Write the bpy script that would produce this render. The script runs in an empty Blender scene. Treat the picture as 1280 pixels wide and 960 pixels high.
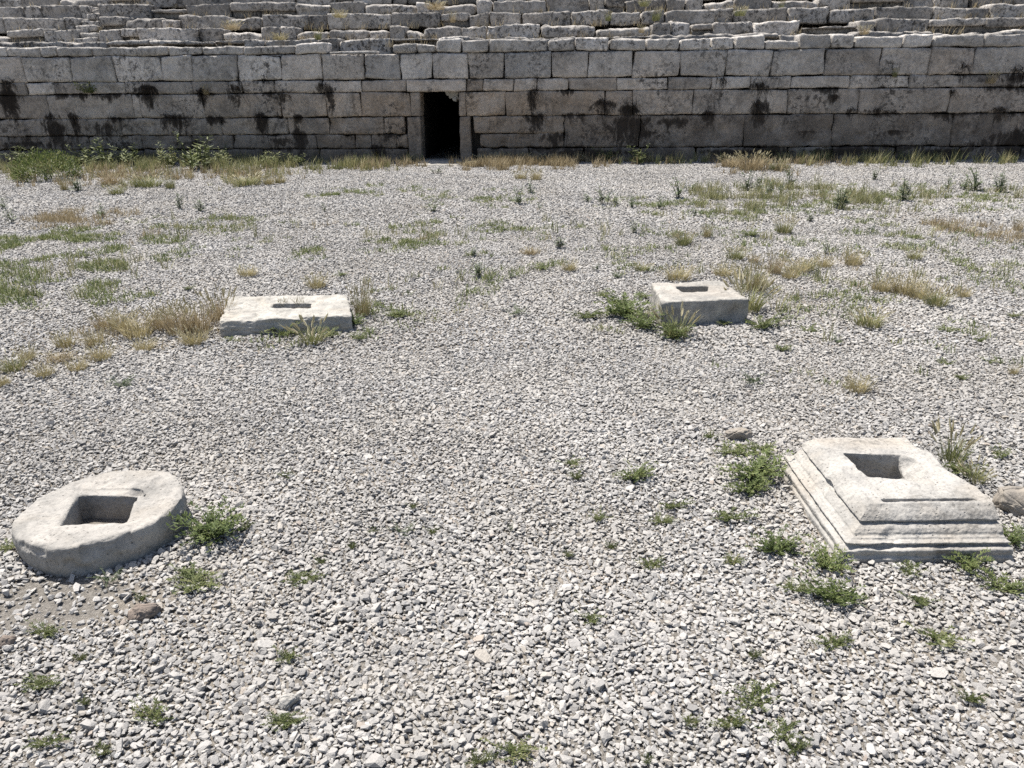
import bpy, bmesh, math, random
import numpy as np
from mathutils import Vector, noise, Matrix, Euler

random.seed(11)
rng = np.random.default_rng(11)
sc = bpy.context.scene
col = sc.collection
rad = math.radians

# ------------------------------------------------------------------ camera geometry
F, HCAM, PITCH, ROLL = 961.0, 1.6, rad(21.57), rad(0.51)


def ray(px, py):
    u, v = (px - 640) / F, -(py - 480) / F
    c, s = math.cos(ROLL), math.sin(ROLL)
    x, y = c * u + s * v, -s * u + c * v
    return np.array([x, math.cos(PITCH) + math.sin(PITCH) * y, -math.sin(PITCH) + math.cos(PITCH) * y])


def ground(px, py, z=0.0):
    d = ray(px, py)
    t = (z - HCAM) / d[2]
    return np.array([0, 0, HCAM]) + t * d


def cam_depth(p):
    return p[1] * math.cos(PITCH) - (p[2] - HCAM) * math.sin(PITCH)


cam_d = bpy.data.cameras.new("camera")
cam = bpy.data.objects.new("camera", cam_d)
col.objects.link(cam)
cam.location = (0, 0, HCAM)
cam.rotation_euler = (Matrix.Rotation(math.pi / 2 - PITCH, 3, 'X') @ Matrix.Rotation(-ROLL, 3, 'Z')).to_euler()
cam_d.sensor_width = 36
cam_d.lens = F / 1280 * 36
cam_d.clip_end = 500
sc.camera = cam

# ------------------------------------------------------------------ light
SUN_EL, SUN_AZ = rad(66), rad(-48)      # azimuth measured from +Y towards +X
sdir = Vector((math.cos(SUN_EL) * math.sin(SUN_AZ), math.cos(SUN_EL) * math.cos(SUN_AZ), math.sin(SUN_EL)))
sun_d = bpy.data.lights.new("sun", 'SUN')
sun_d.energy = 5.0
sun_d.angle = rad(0.53)
sun_d.color = (1.0, 0.952, 0.88)
sun = bpy.data.objects.new("sun", sun_d)
col.objects.link(sun)
sun.location = sdir * 30
sun.rotation_euler = sdir.to_track_quat('Z', 'Y').to_euler()
w = bpy.data.worlds.new("World")
sc.world = w
w.use_nodes = True
nt = w.node_tree
sky = nt.nodes.new('ShaderNodeTexSky')
sky.sky_type = 'NISHITA'
sky.sun_disc = False
sky.sun_elevation = SUN_EL
sky.sun_rotation = SUN_AZ
sky.dust_density = 2.2
sky.ozone_density = 0.9
bg = nt.nodes['Background']
bg.inputs['Strength'].default_value = 0.085
nt.links.new(sky.outputs[0], bg.inputs['Color'])
sc.cycles.use_denoising = False
sc.view_settings.view_transform = 'Standard'
sc.view_settings.look = 'None'
sc.view_settings.exposure = 0.85
sc.view_settings.gamma = 1
sc.view_settings.use_curve_mapping = False


# ------------------------------------------------------------------ tagging
def tag(o, label=None, cat=None, group=None, kind=None):
    if label: o['label'] = label
    if cat: o['category'] = cat
    if group: o['group'] = group
    if kind: o['kind'] = kind
    return o


def mesh_obj(name, me, mats, parent=None, loc=(0, 0, 0)):
    o = bpy.data.objects.new(name, me)
    for m in (mats if isinstance(mats, (list, tuple)) else [mats]):
        me.materials.append(m)
    col.objects.link(o)
    o.location = loc
    if parent: o.parent = parent
    return o


def empty(name, loc=(0, 0, 0), rz=0):
    o = bpy.data.objects.new(name, None)
    o.empty_display_size = 0.1
    col.objects.link(o)
    o.location = loc
    o.rotation_euler = (0, 0, rz)
    return o


def np_mesh(name, verts, faces, smooth=False):
    me = bpy.data.meshes.new(name)
    me.from_pydata([tuple(v) for v in verts], [], [tuple(f) for f in faces])
    if smooth:
        me.polygons.foreach_set('use_smooth', [True] * len(me.polygons))
    me.update()
    return me


# ------------------------------------------------------------------ material helper
class NB:
    def __init__(s, name, rough=0.9, spec=0.2):
        s.m = bpy.data.materials.new(name)
        s.m.use_nodes = True
        s.nt = s.m.node_tree
        s.b = s.nt.nodes['Principled BSDF']
        s.b.inputs['Roughness'].default_value = rough
        s.b.inputs['Specular IOR Level'].default_value = spec

    def n(s, t, **k):
        nd = s.nt.nodes.new(t)
        for a, v in k.items(): setattr(nd, a, v)
        return nd

    def l(s, a, b): s.nt.links.new(a, b)

    def coord(s, kind='Object', scale=None):
        o = s.n('ShaderNodeTexCoord').outputs[kind]
        if scale:
            mp = s.n('ShaderNodeMapping')
            mp.inputs['Scale'].default_value = scale
            s.l(o, mp.inputs['Vector'])
            o = mp.outputs[0]
        return o

    def noise(s, vec, scale, detail=4, rough=0.6, dist=0.0):
        t = s.n('ShaderNodeTexNoise')
        t.inputs['Scale'].default_value = scale
        t.inputs['Detail'].default_value = detail
        t.inputs['Roughness'].default_value = rough
        t.inputs['Distortion'].default_value = dist
        s.l(vec, t.inputs['Vector'])
        return t.outputs['Fac']

    def voro(s, vec, scale, feature='F1'):
        t = s.n('ShaderNodeTexVoronoi')
        t.feature = feature
        t.inputs['Scale'].default_value = scale
        s.l(vec, t.inputs['Vector'])
        return t.outputs['Distance']

    def ramp(s, fac, stops, interp='LINEAR'):
        r = s.n('ShaderNodeValToRGB')
        r.color_ramp.interpolation = interp
        e = r.color_ramp.elements
        while len(e) < len(stops): e.new(0.5)
        for i, (p, c) in enumerate(stops):
            e[i].position = p
            e[i].color = (c, c, c, 1) if isinstance(c, (int, float)) else (*c, 1)
        s.l(fac, r.inputs['Fac'])
        return r.outputs['Color']

    def mix(s, fac, a, b, mode='MIX'):
        m = s.n('ShaderNodeMix', data_type='RGBA', blend_type=mode)
        for i, x in ((0, fac), (6, a), (7, b)):
            if isinstance(x, (int, float)):
                m.inputs[i].default_value = x if i == 0 else (x, x, x, 1)
            elif isinstance(x, tuple): m.inputs[i].default_value = (*x, 1)
            else: s.l(x, m.inputs[i])
        return m.outputs[2]

    def math(s, op, a, b=0.5, clamp=False):
        m = s.n('ShaderNodeMath', operation=op, use_clamp=clamp)
        for i, x in enumerate((a, b)):
            if isinstance(x, (int, float)): m.inputs[i].default_value = x
            else: s.l(x, m.inputs[i])
        return m.outputs[0]

    def attr(s, name, typ='GEOMETRY', out='Fac'):
        a = s.n('ShaderNodeAttribute')
        a.attribute_name = name
        a.attribute_type = typ
        return a.outputs[out]

    def bump(s, h, strength=0.5, dist=0.01):
        b = s.n('ShaderNodeBump')
        b.inputs['Strength'].default_value = strength
        b.inputs['Distance'].default_value = dist
        s.l(h, b.inputs['Height'])
        s.l(b.outputs[0], s.b.inputs['Normal'])

    def color(s, c):
        if isinstance(c, tuple): s.b.inputs['Base Color'].default_value = (*c, 1)
        else: s.l(c, s.b.inputs['Base Color'])
        return s


# ------------------------------------------------------------------ materials
def mat_gravel():
    k = NB('gravel_stone', 0.85, 0.25)
    tone = k.attr('tone', 'INSTANCER')
    base = k.ramp(tone, [(0, (.16, .157, .153)), (.22, (.252, .246, .239)), (.55, (.350, .338, .322)), (.80, (.414, .401, .383)),
                         (.90, (.36, .328, .285)), (.96, (.30, .256, .222)), (1.0, (.42, .415, .405))])
    v = k.coord('Object')
    n = k.noise(v, 2.2, 5, .65)
    geo = k.n('ShaderNodeNewGeometry').outputs['Position']
    d1 = k.ramp(k.noise(geo, 1.15, 5, .62, .3), [(.40, 0.0), (.70, .6)])
    base = k.mix(d1, base, (.35, .328, .295))
    base = k.mix(1.0, base, k.ramp(k.noise(geo, .45, 3, .6), [(.3, .88), (.7, 1.1)]), 'MULTIPLY')
    c = k.mix(1.0, base, k.ramp(n, [(.25, .85), (.5, 1.0), (.75, 1.08)]), 'MULTIPLY')
    k.color(c)
    k.bump(k.noise(v, 3.0, 5, .65), .3, .2)
    return k.m


def mat_ground():
    k = NB('gritty_soil', 0.95, 0.1)
    v = k.coord('Object')
    a = k.noise(v, 60, 5, .7)
    b = k.noise(v, 1.3, 4, .6)
    c1 = k.ramp(a, [(.3, (.15, .138, .122)), (.5, (.25, .232, .207)), (.7, (.35, .33, .30))])
    c2 = k.mix(k.ramp(b, [(.45, 0.0), (.65, .7)]), c1, (.37, .325, .268))
    k.color(c2)
    k.bump(k.math('ADD', k.noise(v, 35, 6, .75), k.math('MULTIPLY', k.noise(v, 140, 3, .7), .5)), 1.0, .02)
    return k.m


def mat_limestone(name, pale, grey, warm, seed):
    k = NB(name, 0.9, 0.2)
    v = k.coord('Object')
    mp = k.n('ShaderNodeMapping')
    mp.inputs['Location'].default_value = (seed, seed * .7, seed * .3)
    k.l(v, mp.inputs['Vector'])
    v = mp.outputs[0]
    a = k.noise(v, 7, 6, .68)
    b = k.noise(v, 3.1, 4, .6, .4)
    f = k.noise(v, 70, 4, .7)
    c = k.mix(k.ramp(a, [(.38, 0.0), (.62, 1.0)]), pale, grey)
    c = k.mix(k.ramp(b, [(.5, 0.0), (.72, .75)]), c, warm)
    crust = k.math('MULTIPLY', k.ramp(k.noise(v, 16, 7, .75, .4), [(.5, 0.0), (.6, 1.0)]), k.ramp(k.noise(v, 2.4, 3, .6), [(.46, 0.0), (.62, 1.0)]))
    c = k.mix(k.math('MULTIPLY', crust, .55), c, (.13, .122, .11))
    c = k.mix(1.0, c, k.ramp(f, [(.28, .62), (.47, .97), (.75, 1.1)]), 'MULTIPLY')
    pits = k.voro(v, 48)
    pm = k.noise(v, 12, 3, .6)
    pit = k.math('MULTIPLY', k.ramp(pits, [(.06, 1.0), (.2, 0.0)]), k.ramp(pm, [(.42, 0.0), (.56, 1.0)]))
    c = k.mix(k.math('MULTIPLY', pit, .55), c, (.14, .125, .105))
    k.color(c)
    h = k.math('SUBTRACT', k.math('ADD', k.math('MULTIPLY', a, .8), k.math('MULTIPLY', f, .45)), k.math('MULTIPLY', pit, .6))
    k.bump(h, .75, .011)
    return k.m


def mat_wall(name, seat=False):
    k = NB(name, 0.92, 0.15)
    v = k.coord('Object')
    blk = k.attr('tone')
    a = k.noise(v, 2.3, 6, .68)
    f = k.noise(v, 16, 6, .72)
    g = k.noise(v, 45, 4, .7)
    grey = k.ramp(blk, [(0, (.20, .193, .183)), (.35, (.31, .297, .28)), (.7, (.41, .39, .363)), (1, (.54, .513, .48))])
    warm = (.42, .32, .23)
    wm = k.attr('warm')
    c = k.mix(k.math('MULTIPLY', wm, k.ramp(a, [(.3, .35), (.6, 1.0)])), grey, warm)
    c = k.mix(1.0, c, k.ramp(f, [(.25, .58), (.5, 1.0), (.75, 1.28)]), 'MULTIPLY')
    c = k.mix(1.0, c, k.ramp(k.noise(v, 1.6, 5, .7, .6), [(.3, .55), (.5, 1.0), (.7, 1.3)]), 'MULTIPLY')
    # black lichen crust in its own speckled patches
    lich = k.math('MULTIPLY', k.ramp(k.noise(v, 11, 7, .78, .3), [(.50, 0.0), (.57, 1.0)]),
                  k.ramp(k.noise(v, 1.1, 3, .6), [(.34 if seat else .44, 0.0), (.54 if seat else .62, 1.0)]))
    c = k.mix(k.math('MULTIPLY', lich, .85), c, (.035, .033, .031))
    if not seat:
        st = k.attr('stain')
        vs = k.coord('Object', (2.6, 1.0, 1.2))
        s1 = k.noise(vs, 1.5, 8, .72, .5)
        sm = k.math('MULTIPLY', k.math('MULTIPLY', k.ramp(s1, [(.52, 0.0), (.66, 1.0)]), st), k.ramp(k.noise(v, .55, 3, .6), [(.42, .1), (.6, 1.0)]))
        c = k.mix(k.math('MULTIPLY', sm, .75), c, (.03, .026, .022))
        soot = k.attr('soot')
        vf = k.coord('Object', (1.8, 1.0, .8))
        sf = k.math('ADD', soot, k.math('MULTIPLY', k.math('SUBTRACT', k.noise(vf, 4.0, 9, .75, .6), .5), 2.6))
        c = k.mix(k.ramp(sf, [(.44, 0.0), (.58, .75), (.85, .97)]), c, (.013, .010, .008))
        damp = k.attr('damp')
        dm = k.math('MULTIPLY', damp, k.ramp(k.noise(v, 1.7, 6, .65, .5), [(.30, .2), (.52, 1.0)]))
        c = k.mix(k.math('MULTIPLY', dm, .88), c, (.06, .048, .039))
    else:
        c = k.mix(k.math('MULTIPLY', k.ramp(k.noise(v, 30, 3, .6), [(.62, 0.0), (.7, 1.0)]), .6), c, (.42, .41, .39))
    k.color(c)
    k.bump(k.math('ADD', k.math('MULTIPLY', f, 1.0), k.math('MULTIPLY', g, .4)), .9, .03)
    return k.m


def mat_plain(name, c, rough=.95, var=0.3, scale=8):
    k = NB(name, rough, .1)
    v = k.coord('Object')
    k.color(k.mix(1.0, c, k.ramp(k.noise(v, scale, 5, .7), [(.3, 1 - var), (.7, 1 + var)]), 'MULTIPLY'))
    k.bump(k.noise(v, scale * 4, 5, .7), .6, .02)
    return k.m


def mat_leaf(name, stops, rough=.6, transl=.25):
    k = NB(name, rough, .25)
    t = k.attr('tint')
    oi = k.n('ShaderNodeObjectInfo').outputs['Random']
    f = k.math('ADD', k.math('MULTIPLY', t, .75), k.math('MULTIPLY', oi, .25))
    c = k.ramp(f, stops)
    k.color(c)
    tr = k.n('ShaderNodeBsdfTranslucent')
    k.l(c, tr.inputs['Color'])
    mx = k.n('ShaderNodeMixShader')
    mx.inputs[0].default_value = transl
    out = k.nt.nodes['Material Output']
    k.l(k.b.outputs[0], mx.inputs[1])
    k.l(tr.outputs[0], mx.inputs[2])
    k.l(mx.outputs[0], out.inputs['Surface'])
    return k.m


M = dict(
    gravel=mat_gravel(), ground=mat_ground(),
    lime=mat_limestone('cream_limestone', (.375, .360, .333), (.265, .257, .241), (.335, .298, .25), 0.0),
    lime_round=mat_limestone('worn_grey_limestone', (.345, .327, .30), (.235, .227, .212), (.29, .26, .22), 4.0),
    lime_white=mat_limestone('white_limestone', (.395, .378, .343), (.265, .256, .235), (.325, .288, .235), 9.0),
    lime_grey=mat_limestone('grey_limestone', (.375, .357, .322), (.23, .222, .206), (.285, .255, .22), 13.0),
    rock_red=mat_limestone('reddish_rock', (.20, .165, .14), (.15, .13, .115), (.22, .17, .135), 17.0),
    rock_tan=mat_limestone('tan_rock', (.31, .275, .23), (.22, .20, .175), (.28, .22, .165), 21.0),
    wall=mat_wall('ashlar_stone'), seat=mat_wall('seat_stone', True),
    dark=mat_plain('dark_earth_and_shade', (.05, .045, .04), .95, .4, 6),
    earth=mat_plain('bank_earth', (.16, .135, .10), .95, .35, 3),
    green=mat_leaf('green_leaf', [(0, (.045, .062, .021)), (.5, (.12, .145, .052)), (.88, (.22, .225, .105)), (1, (.32, .275, .16))]),
    lush=mat_leaf('lush_leaf', [(0, (.038, .058, .018)), (.5, (.10, .132, .042)), (.9, (.19, .21, .08)), (1, (.30, .26, .14))]),
    thistle=mat_leaf('dusky_leaf', [(0, (.05, .066, .036)), (.5, (.112, .14, .08)), (1, (.21, .235, .14))]),
    straw=mat_leaf('straw_blade', [(0, (.14, .14, .062)), (.4, (.275, .24, .125)), (.75, (.375, .32, .18)), (1, (.46, .405, .25))]),
    brown=mat_leaf('brown_blade', [(0, (.155, .12, .065)), (.5, (.31, .25, .15)), (1, (.44, .375, .25))]),
    olive=mat_leaf('olive_blade', [(0, (.068, .086, .032)), (.45, (.155, .17, .068)), (.8, (.28, .26, .13)), (1, (.42, .38, .22))]),
    yellow=mat_leaf('yellowing_blade', [(0, (.11, .125, .05)), (.4, (.215, .22, .105)), (.75, (.32, .295, .165)), (1, (.42, .375, .24))]),
    turf=mat_leaf('turf_blade', [(0, (.068, .095, .031)), (.5, (.145, .175, .064)), (.85, (.24, .245, .115)), (1, (.37, .335, .19))]),
    pale=mat_leaf('seed_head', [(0, (.25, .22, .12)), (.5, (.40, .36, .23)), (1, (.56, .52, .38))]),
    deadleaf=mat_leaf('dead_stalk', [(0, (.018, .014, .011)), (.6, (.048, .036, .026)), (1, (.15, .105, .065))]),
)

# ------------------------------------------------------------------ world frame of the wall
WY, WSLOPE = 16.75, -0.053
WANG = math.atan(WSLOPE)
wt = np.array([math.cos(WANG), math.sin(WANG), 0])     # along the wall
wn = np.array([-math.sin(WANG), math.cos(WANG), 0])    # into the wall
W0 = np.array([0, WY, 0])


def on_wall(px, py, back=0.0):
    """(u, z) on the wall plane pushed back by `back` metres"""
    d = ray(px, py)
    o = np.array([0, 0, HCAM])
    t = ((W0 + wn * back - o) @ wn) / (d @ wn)
    p = o + t * d - W0
    return float(p @ wt), float(p[2])


def fbm(p, scale, octv=4):
    return noise.fractal(Vector(p) * scale, 1.0, 2.0, octv)


HANG = [(10, 104, 24, 26), (62, 148, 22, 26), (92, 147, 16, 22), (140, 150, 20, 16), (186, 112, 18, 20), (214, 148, 30, 22), (250, 115, 16, 18), (296, 112, 24, 26),
        (268, 148, 14, 12), (322, 147, 12, 22), (372, 147, 14, 10), (356, 118, 18, 20), (404, 108, 14, 20), (668, 116, 12, 22), (672, 146, 26, 22),
        (754, 130, 20, 28), (790, 136, 26, 34), (886, 143, 12, 26), (948, 108, 18, 30), (945, 132, 12, 28), (900, 100, 16, 18), (1040, 120, 8, 12),
        (1066, 138, 16, 14), (1098, 138, 12, 10), (1206, 84, 14, 18), (1248, 138, 24, 16), (1272, 88, 18, 22), (1190, 115, 8, 16), (560, 148, 4, 5)]
HANG = HANG[:-1]


SOOT = [(*on_wall(px, py), wp * .0172, hp * .0165) for px, py, wp, hp in HANG]
SOOT += [(*on_wall(px, py), wp * .0172, hp * .0165) for px, py, wp, hp in (
    (30, 180, 60, 24), (70, 160, 22, 26), (240, 178, 36, 26), (130, 158, 26, 18), (160, 180, 40, 20), (350, 176, 34, 22), (375, 168, 12, 26), (470, 186, 16, 16),
    (690, 170, 34, 34), (735, 190, 60, 14), (785, 152, 34, 30), (905, 190, 50, 16), (955, 188, 44, 18), (985, 190, 30, 20), (1060, 188, 60, 16), (1265, 170, 40, 36), (1230, 180, 50, 20),
    (1180, 190, 60, 12), (12, 120, 20, 30), (410, 112, 10, 30), (1275, 95, 24, 24), (840, 150, 30, 10), (720, 143, 30, 12), (1120, 140, 30, 6), (95, 150, 10, 30))]


def soot_at(vs):
    p = np.array([(q[0], q[2]) for q in vs])
    out = np.zeros(len(p))
    rs = random.Random(4)
    for u, z, w_, h_ in SOOT:
        k_ = rs.uniform(.6, 1.05)
        w_, h_ = w_ * rs.uniform(.7, 1.9), h_ * rs.uniform(.4, 1.2)
        u = u + rs.uniform(-.08, .08)
        dz = np.where(p[:, 1] > z, (p[:, 1] - z) / (h_ * .25 + .02), (z - p[:, 1]) / (h_ * 1.15))
        du = np.abs(p[:, 0] - u) / (w_ * .62) * (1 + .5 * np.clip(dz, 0, 1))
        out = np.maximum(out, k_ * np.exp(-(du ** 2 + dz ** 2) * .9))
    # grime that follows the bed joints, here thick, there absent
    for ci, zj in enumerate(Z[2:7]):
        a = np.array([noise.noise(Vector((q * .55, ci * 7.3, 1.0))) + .6 * noise.noise(Vector((q * 2.1, ci * 3.1, 5.0))) for q in p[:, 0]])
        dz = zj + .01 - p[:, 1]
        ln = .05 + .16 * np.clip(a, 0, 1)
        f = np.where(dz > 0, np.exp(-(dz / ln) ** 1.5), np.exp(-(dz / .02) ** 2))
        out = np.maximum(out, np.clip(a * (1.5 if ci else .6) + .10, 0, .85) * f)
    return out


# ------------------------------------------------------------------ rounded, weathered blocks
class Blocks:
    """collects weathered stone blocks of ONE piece of masonry into one mesh"""

    def __init__(s):
        s.v, s.f, s.tone, s.warm, s.stain, s.damp, s.soot = [], [], [], [], [], [], []

    def block(s, x0, x1, z0, z1, y0, y1, r=.03, res=.05, amp=.012, skew=0.0, tone=None, warm=0.0, stain=0.0, damp=None, topj=0.0, chip=.0):
        tone = random.random() if tone is None else tone
        nx, nz, ny = (max(2, int(math.ceil(d / res))) for d in (x1 - x0, z1 - z0, min(y1 - y0, .3)))
        sd = Vector((random.uniform(0, 99), random.uniform(0, 99), random.uniform(0, 99)))
        sk = [random.uniform(-skew, skew) for _ in range(4)]
        idx = {}
        base = len(s.v)
        verts = []
        cx, cz = (x0 + x1) / 2, (z0 + z1) / 2
        rr = min(r, (x1 - x0) * .45, (z1 - z0) * .45)

        def vert(i, j, k):
            key = (i, j, k)
            if key in idx: return idx[key]
            fx, fy, fz = i / nx, k / ny, j / nz
            x, y, z = x0 + (x1 - x0) * fx, y0 + (y1 - y0) * fy, z0 + (z1 - z0) * fz
            # rounding
            q = Vector((min(max(x, x0 + rr), x1 - rr), max(y, y0 + rr), min(max(z, z0 + rr), z1 - rr)))
            d = Vector((x, y, z)) - q
            n = d.normalized() if d.length > 1e-6 else Vector((0, -1, 0))
            if d.length > 1e-6:
                lim = rr * (1.0 + .5 * noise.noise(sd + q * 6))
                d = n * min(d.length, lim)
            p = q + d
            amp2 = amp
            disp = amp2 * (noise.noise(sd + p * 3.2) + .6 * noise.noise(sd + p * 9) + .35 * noise.noise(sd + p * 22))
            cn = noise.noise(sd * .7 + p * 4.5)
            if chip and cn > .25: disp -= chip * (cn - .25) * 3
            p = p + n * disp
            # skewed joints
            p.x += sk[0 if fx < .5 else 1] * (fz - .5) * 2 * abs(fx - .5) * 2
            p.z += sk[2 if fz < .5 else 3] * (fx - .5) * 2 * abs(fz - .5) * 2
            if topj and fz > .5: p.z += topj * (sk[0] / max(skew, 1e-4) * (fx - .5) + .35 * noise.noise(sd + Vector((p.x * 7, 0, 0))) + (.8 * min(0, noise.noise(sd + Vector((p.x * 3, 9, 0))) + .1)))
            idx[key] = base + len(verts)
            verts.append(p)
            return idx[key]

        quads = []
        for i in range(nx):
            for j in range(nz):
                quads.append((vert(i, j, 0), vert(i + 1, j, 0), vert(i + 1, j + 1, 0), vert(i, j + 1, 0)))
        for i in range(nx):
            for k in range(ny):
                quads.append((vert(i, nz, k), vert(i + 1, nz, k), vert(i + 1, nz, k + 1), vert(i, nz, k + 1)))
                quads.append((vert(i, 0, k), vert(i, 0, k + 1), vert(i + 1, 0, k + 1), vert(i + 1, 0, k)))
        for j in range(nz):
            for k in range(ny):
                quads.append((vert(0, j, k), vert(0, j + 1, k), vert(0, j + 1, k + 1), vert(0, j, k + 1)))
                quads.append((vert(nx, j, k), vert(nx, j, k + 1), vert(nx, j + 1, k + 1), vert(nx, j + 1, k)))
        s.v += verts
        s.f += quads
        n = len(verts)
        s.tone += [tone] * n
        s.warm += [warm] * n
        s.stain += [stain] * n
        s.damp += [(damp if damp is not None else 0.0)] * n

    def build(s, name, mat, parent=None):
        me = np_mesh(name, s.v, s.f, True)
        s.soot = soot_at(s.v) if name in ('masonry', 'coping', 'jamb') else [0.0] * len(s.v)
        for nm in ('tone', 'warm', 'stain', 'damp', 'soot'):
            a = me.attributes.new(nm, 'FLOAT', 'POINT')
            a.data.foreach_set('value', np.array(getattr(s, nm), dtype=np.float32))
        return mesh_obj(name, me, mat, parent)


def box_mesh(name, boxes):
    v, f = [], []
    for (x0, x1, y0, y1, z0, z1) in boxes:
        b = len(v)
        v += [(x, y, z) for z in (z0, z1) for (x, y) in ((x0, y0), (x1, y0), (x1, y1), (x0, y1))]
        f += [(b, b + 3, b + 2, b + 1), (b + 4, b + 5, b + 6, b + 7)] + \
             [(b + i, b + (i + 1) % 4, b + 4 + (i + 1) % 4, b + 4 + i) for i in range(4)]
    return np_mesh(name, v, f)


# ------------------------------------------------------------------ ground
gs = 120
me = np_mesh('ground', [(-gs, -gs, 0), (gs, -gs, 0), (gs, gs, 0), (-gs, gs, 0)], [(0, 1, 2, 3)])
tag(mesh_obj('ground', me, M['ground']), kind='structure')

# ------------------------------------------------------------------ podium wall
wall = empty('podium_wall', tuple(W0), WANG)
tag(wall, 'long grey ashlar podium wall with a dark low doorway, below the tiered seats', 'wall', kind='thing')

YS = [48, 65, 98, 114, 145, 167, 185, 205]
Z = [on_wall(640, y)[1] for y in YS]
Z[-1] = -.06
U = lambda px, py: on_wall(px, py)[0]
UL, UR = -15.5, 14.5
dl, dr = U(525.8, 160), U(574.2, 160)          # doorway
dtop = Z[3]
jl, jr = U(510, 175), U(589, 175)
ll, lr = U(508, 106), U(582.5, 106)


def filled(us, lo, hi, mean):
    """extend a traced list of joints with random ones out to both ends"""
    us = sorted(us)
    while us[0] > lo: us.insert(0, us[0] - mean * random.uniform(.65, 1.4))
    while us[-1] < hi: us.append(us[-1] + mean * random.uniform(.65, 1.4))
    return us


mas = Blocks()
big1 = [28, 87, 141, 201, 240, 296, 351, 402, 455, 500, 540, 585, 630, 689, 735, 791, 850, 908, 964, 1031, 1100, 1162, 1216]
thin2 = [32, 67, 111, 155, 240, 286, 302, 343, 403, 452, 508, 583, 604, 642, 671, 711, 771, 835, 889, 938, 988, 1062, 1136, 1203]
big2 = [60, 165, 175, 254, 351, 408, 451, 523, 573, 632, 664, 756, 791, 866, 984, 1073, 1186]
thin3 = [20, 56, 94, 150, 232, 276, 360, 411, 480, 506, 592, 700, 760, 850, 950, 1090, 1200]
thin4 = [10, 62, 110, 176, 240, 290, 335, 395, 443, 464, 495, 600, 690, 800, 880, 1000, 1130, 1230]
base5 = [40, 112, 180, 246, 330, 400, 470, 596, 660, 730, 800, 870, 930, 985, 1040, 1120, 1200]


def course(bl, pxs, y_mid, z0, z1, mean, r, amp, gap, skew, warm, stain, damp, door=None, tone=(0.2, .9), chip=0.0, res=.05, lim=None):
    us = filled([U(p, y_mid) for p in pxs], UL, UR, mean)
    if lim: us = [lim[0]] + [u for u in us if lim[0] + .3 < u < lim[1] - .3] + [lim[1]]
    for a, b in zip(us[:-1], us[1:]):
        if door and a > door[0] - .05 and b < door[1] + .05: continue
        aa, bb = a, b
        if door:
            if a < door[0] < b: bb = door[0]
            elif a < door[1] < b: aa = door[1]
            if bb - aa < .05: continue
        g = gap * random.uniform(.3, 1.5)
        cm = (aa + bb) / 2
        wv = warm(cm) if callable(warm) else warm
        j0, j1 = random.uniform(-.008, .008), random.uniform(-.008, .008)
        bl.block(aa + g, bb - g, z0 + g * .7 + max(0, j0), z1 - g * .7 + min(0, j1), random.uniform(-.015, .015), .34, r * random.uniform(.6, 1.5),
                 res, amp, skew, random.uniform(*tone), wv, stain(cm) if callable(stain) else stain, damp, 0.0, chip)


dooru = (dl + dr) / 2
warmf = lambda u: max(0.0, 1 - abs(u - dooru - .5) / 5.5) * .6 + .4
right_smooth = lambda u: .9 if u < 4.5 else .55
course(mas, big1, 82, Z[2], Z[1], 1.0, .022, .013, 0.005, .024, lambda u: random.uniform(.05, .4), .12, 0.0, tone=(.2, 1.0), chip=.018)
course(mas, thin2, 106, Z[3], Z[2], .9, .016, .012, .005, .015, lambda u: warmf(u) * .6, .75, 0.0, (ll, lr), chip=.015, tone=(.1, .95))
course(mas, big2, 130, Z[4], Z[3], 1.5, .014, .012, .004, .02, warmf, .85, .12, (jl + .09, jr - .09), tone=(.1, .85))
SPLIT = U(705, 160)
course(mas, thin3, 155, Z[5], Z[4], 1.3, .018, .016, .003, .012, warmf, right_smooth, .35, (jl, jr), chip=.03, tone=(.25, .9), lim=(UL, SPLIT))
course(mas, thin4, 173, Z[6], Z[5], 1.3, .02, .018, .003, .012, warmf, right_smooth, .6, (jl, jr), chip=.035, tone=(.2, .8), lim=(UL, SPLIT))
course(mas, [800, 930, 1040, 1190], 165, Z[6], Z[4], 2.1, .010, .02, .002, .012, warmf, 1.0, .65, None, chip=.03, tone=(.2, .55), lim=(SPLIT, UR))
course(mas, base5, 190, Z[7], Z[6], 1.2, .028, .02, .007, .012, lambda u: warmf(u) * .8, .8, .75, (jl, jr), chip=.04, tone=(.05, .4))
mas.build('masonry', M['wall'], wall)

# coping course, each block a little different in height; missing between 408 and 492 px
cop = Blocks()
c_l = [-60, 7, 49, 70, 113, 170, 210, 252, 304, 369, 408]
c_r = [490, 521, 544, 577, 611, 684, 719, 761, 808, 850, 889, 918, 957, 999, 1039, 1068, 1129, 1166, 1230, 1285]
ul = filled([U(p, 62) for p in c_l], UL, -99, .8)
ul = [u for u in ul]
while ul[0] > UL: ul.insert(0, ul[0] - .8)
for a, b in zip(ul[:-1], ul[1:]):
    h = random.uniform(-.085, -.035)
    cop.block(a + .006, b - .006, Z[1] + .004, Z[0] + h, random.uniform(-.03, .02), .45, random.uniform(.022, .045), .05, .014, .012,
              random.uniform(.4, 1.0), .05, .05, 0.0, .03, .02)
ur = [U(p, 56) for p in c_r]
while ur[-1] < UR: ur.append(ur[-1] + random.uniform(.6, 1.1))
for i, (a, b) in enumerate(zip(ur[:-1], ur[1:])):
    h = random.uniform(-.04, .02)
    if i in (0, 1, 12): h -= .05
    cop.block(a + .007, b - .007, Z[1] + .005, Z[0] + h, random.uniform(-.035, .02), .45, random.uniform(.03, .06), .045, .015, .012,
              random.uniform(.4, 1.0), .05, .05, 0.0, .03, .02)
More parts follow.
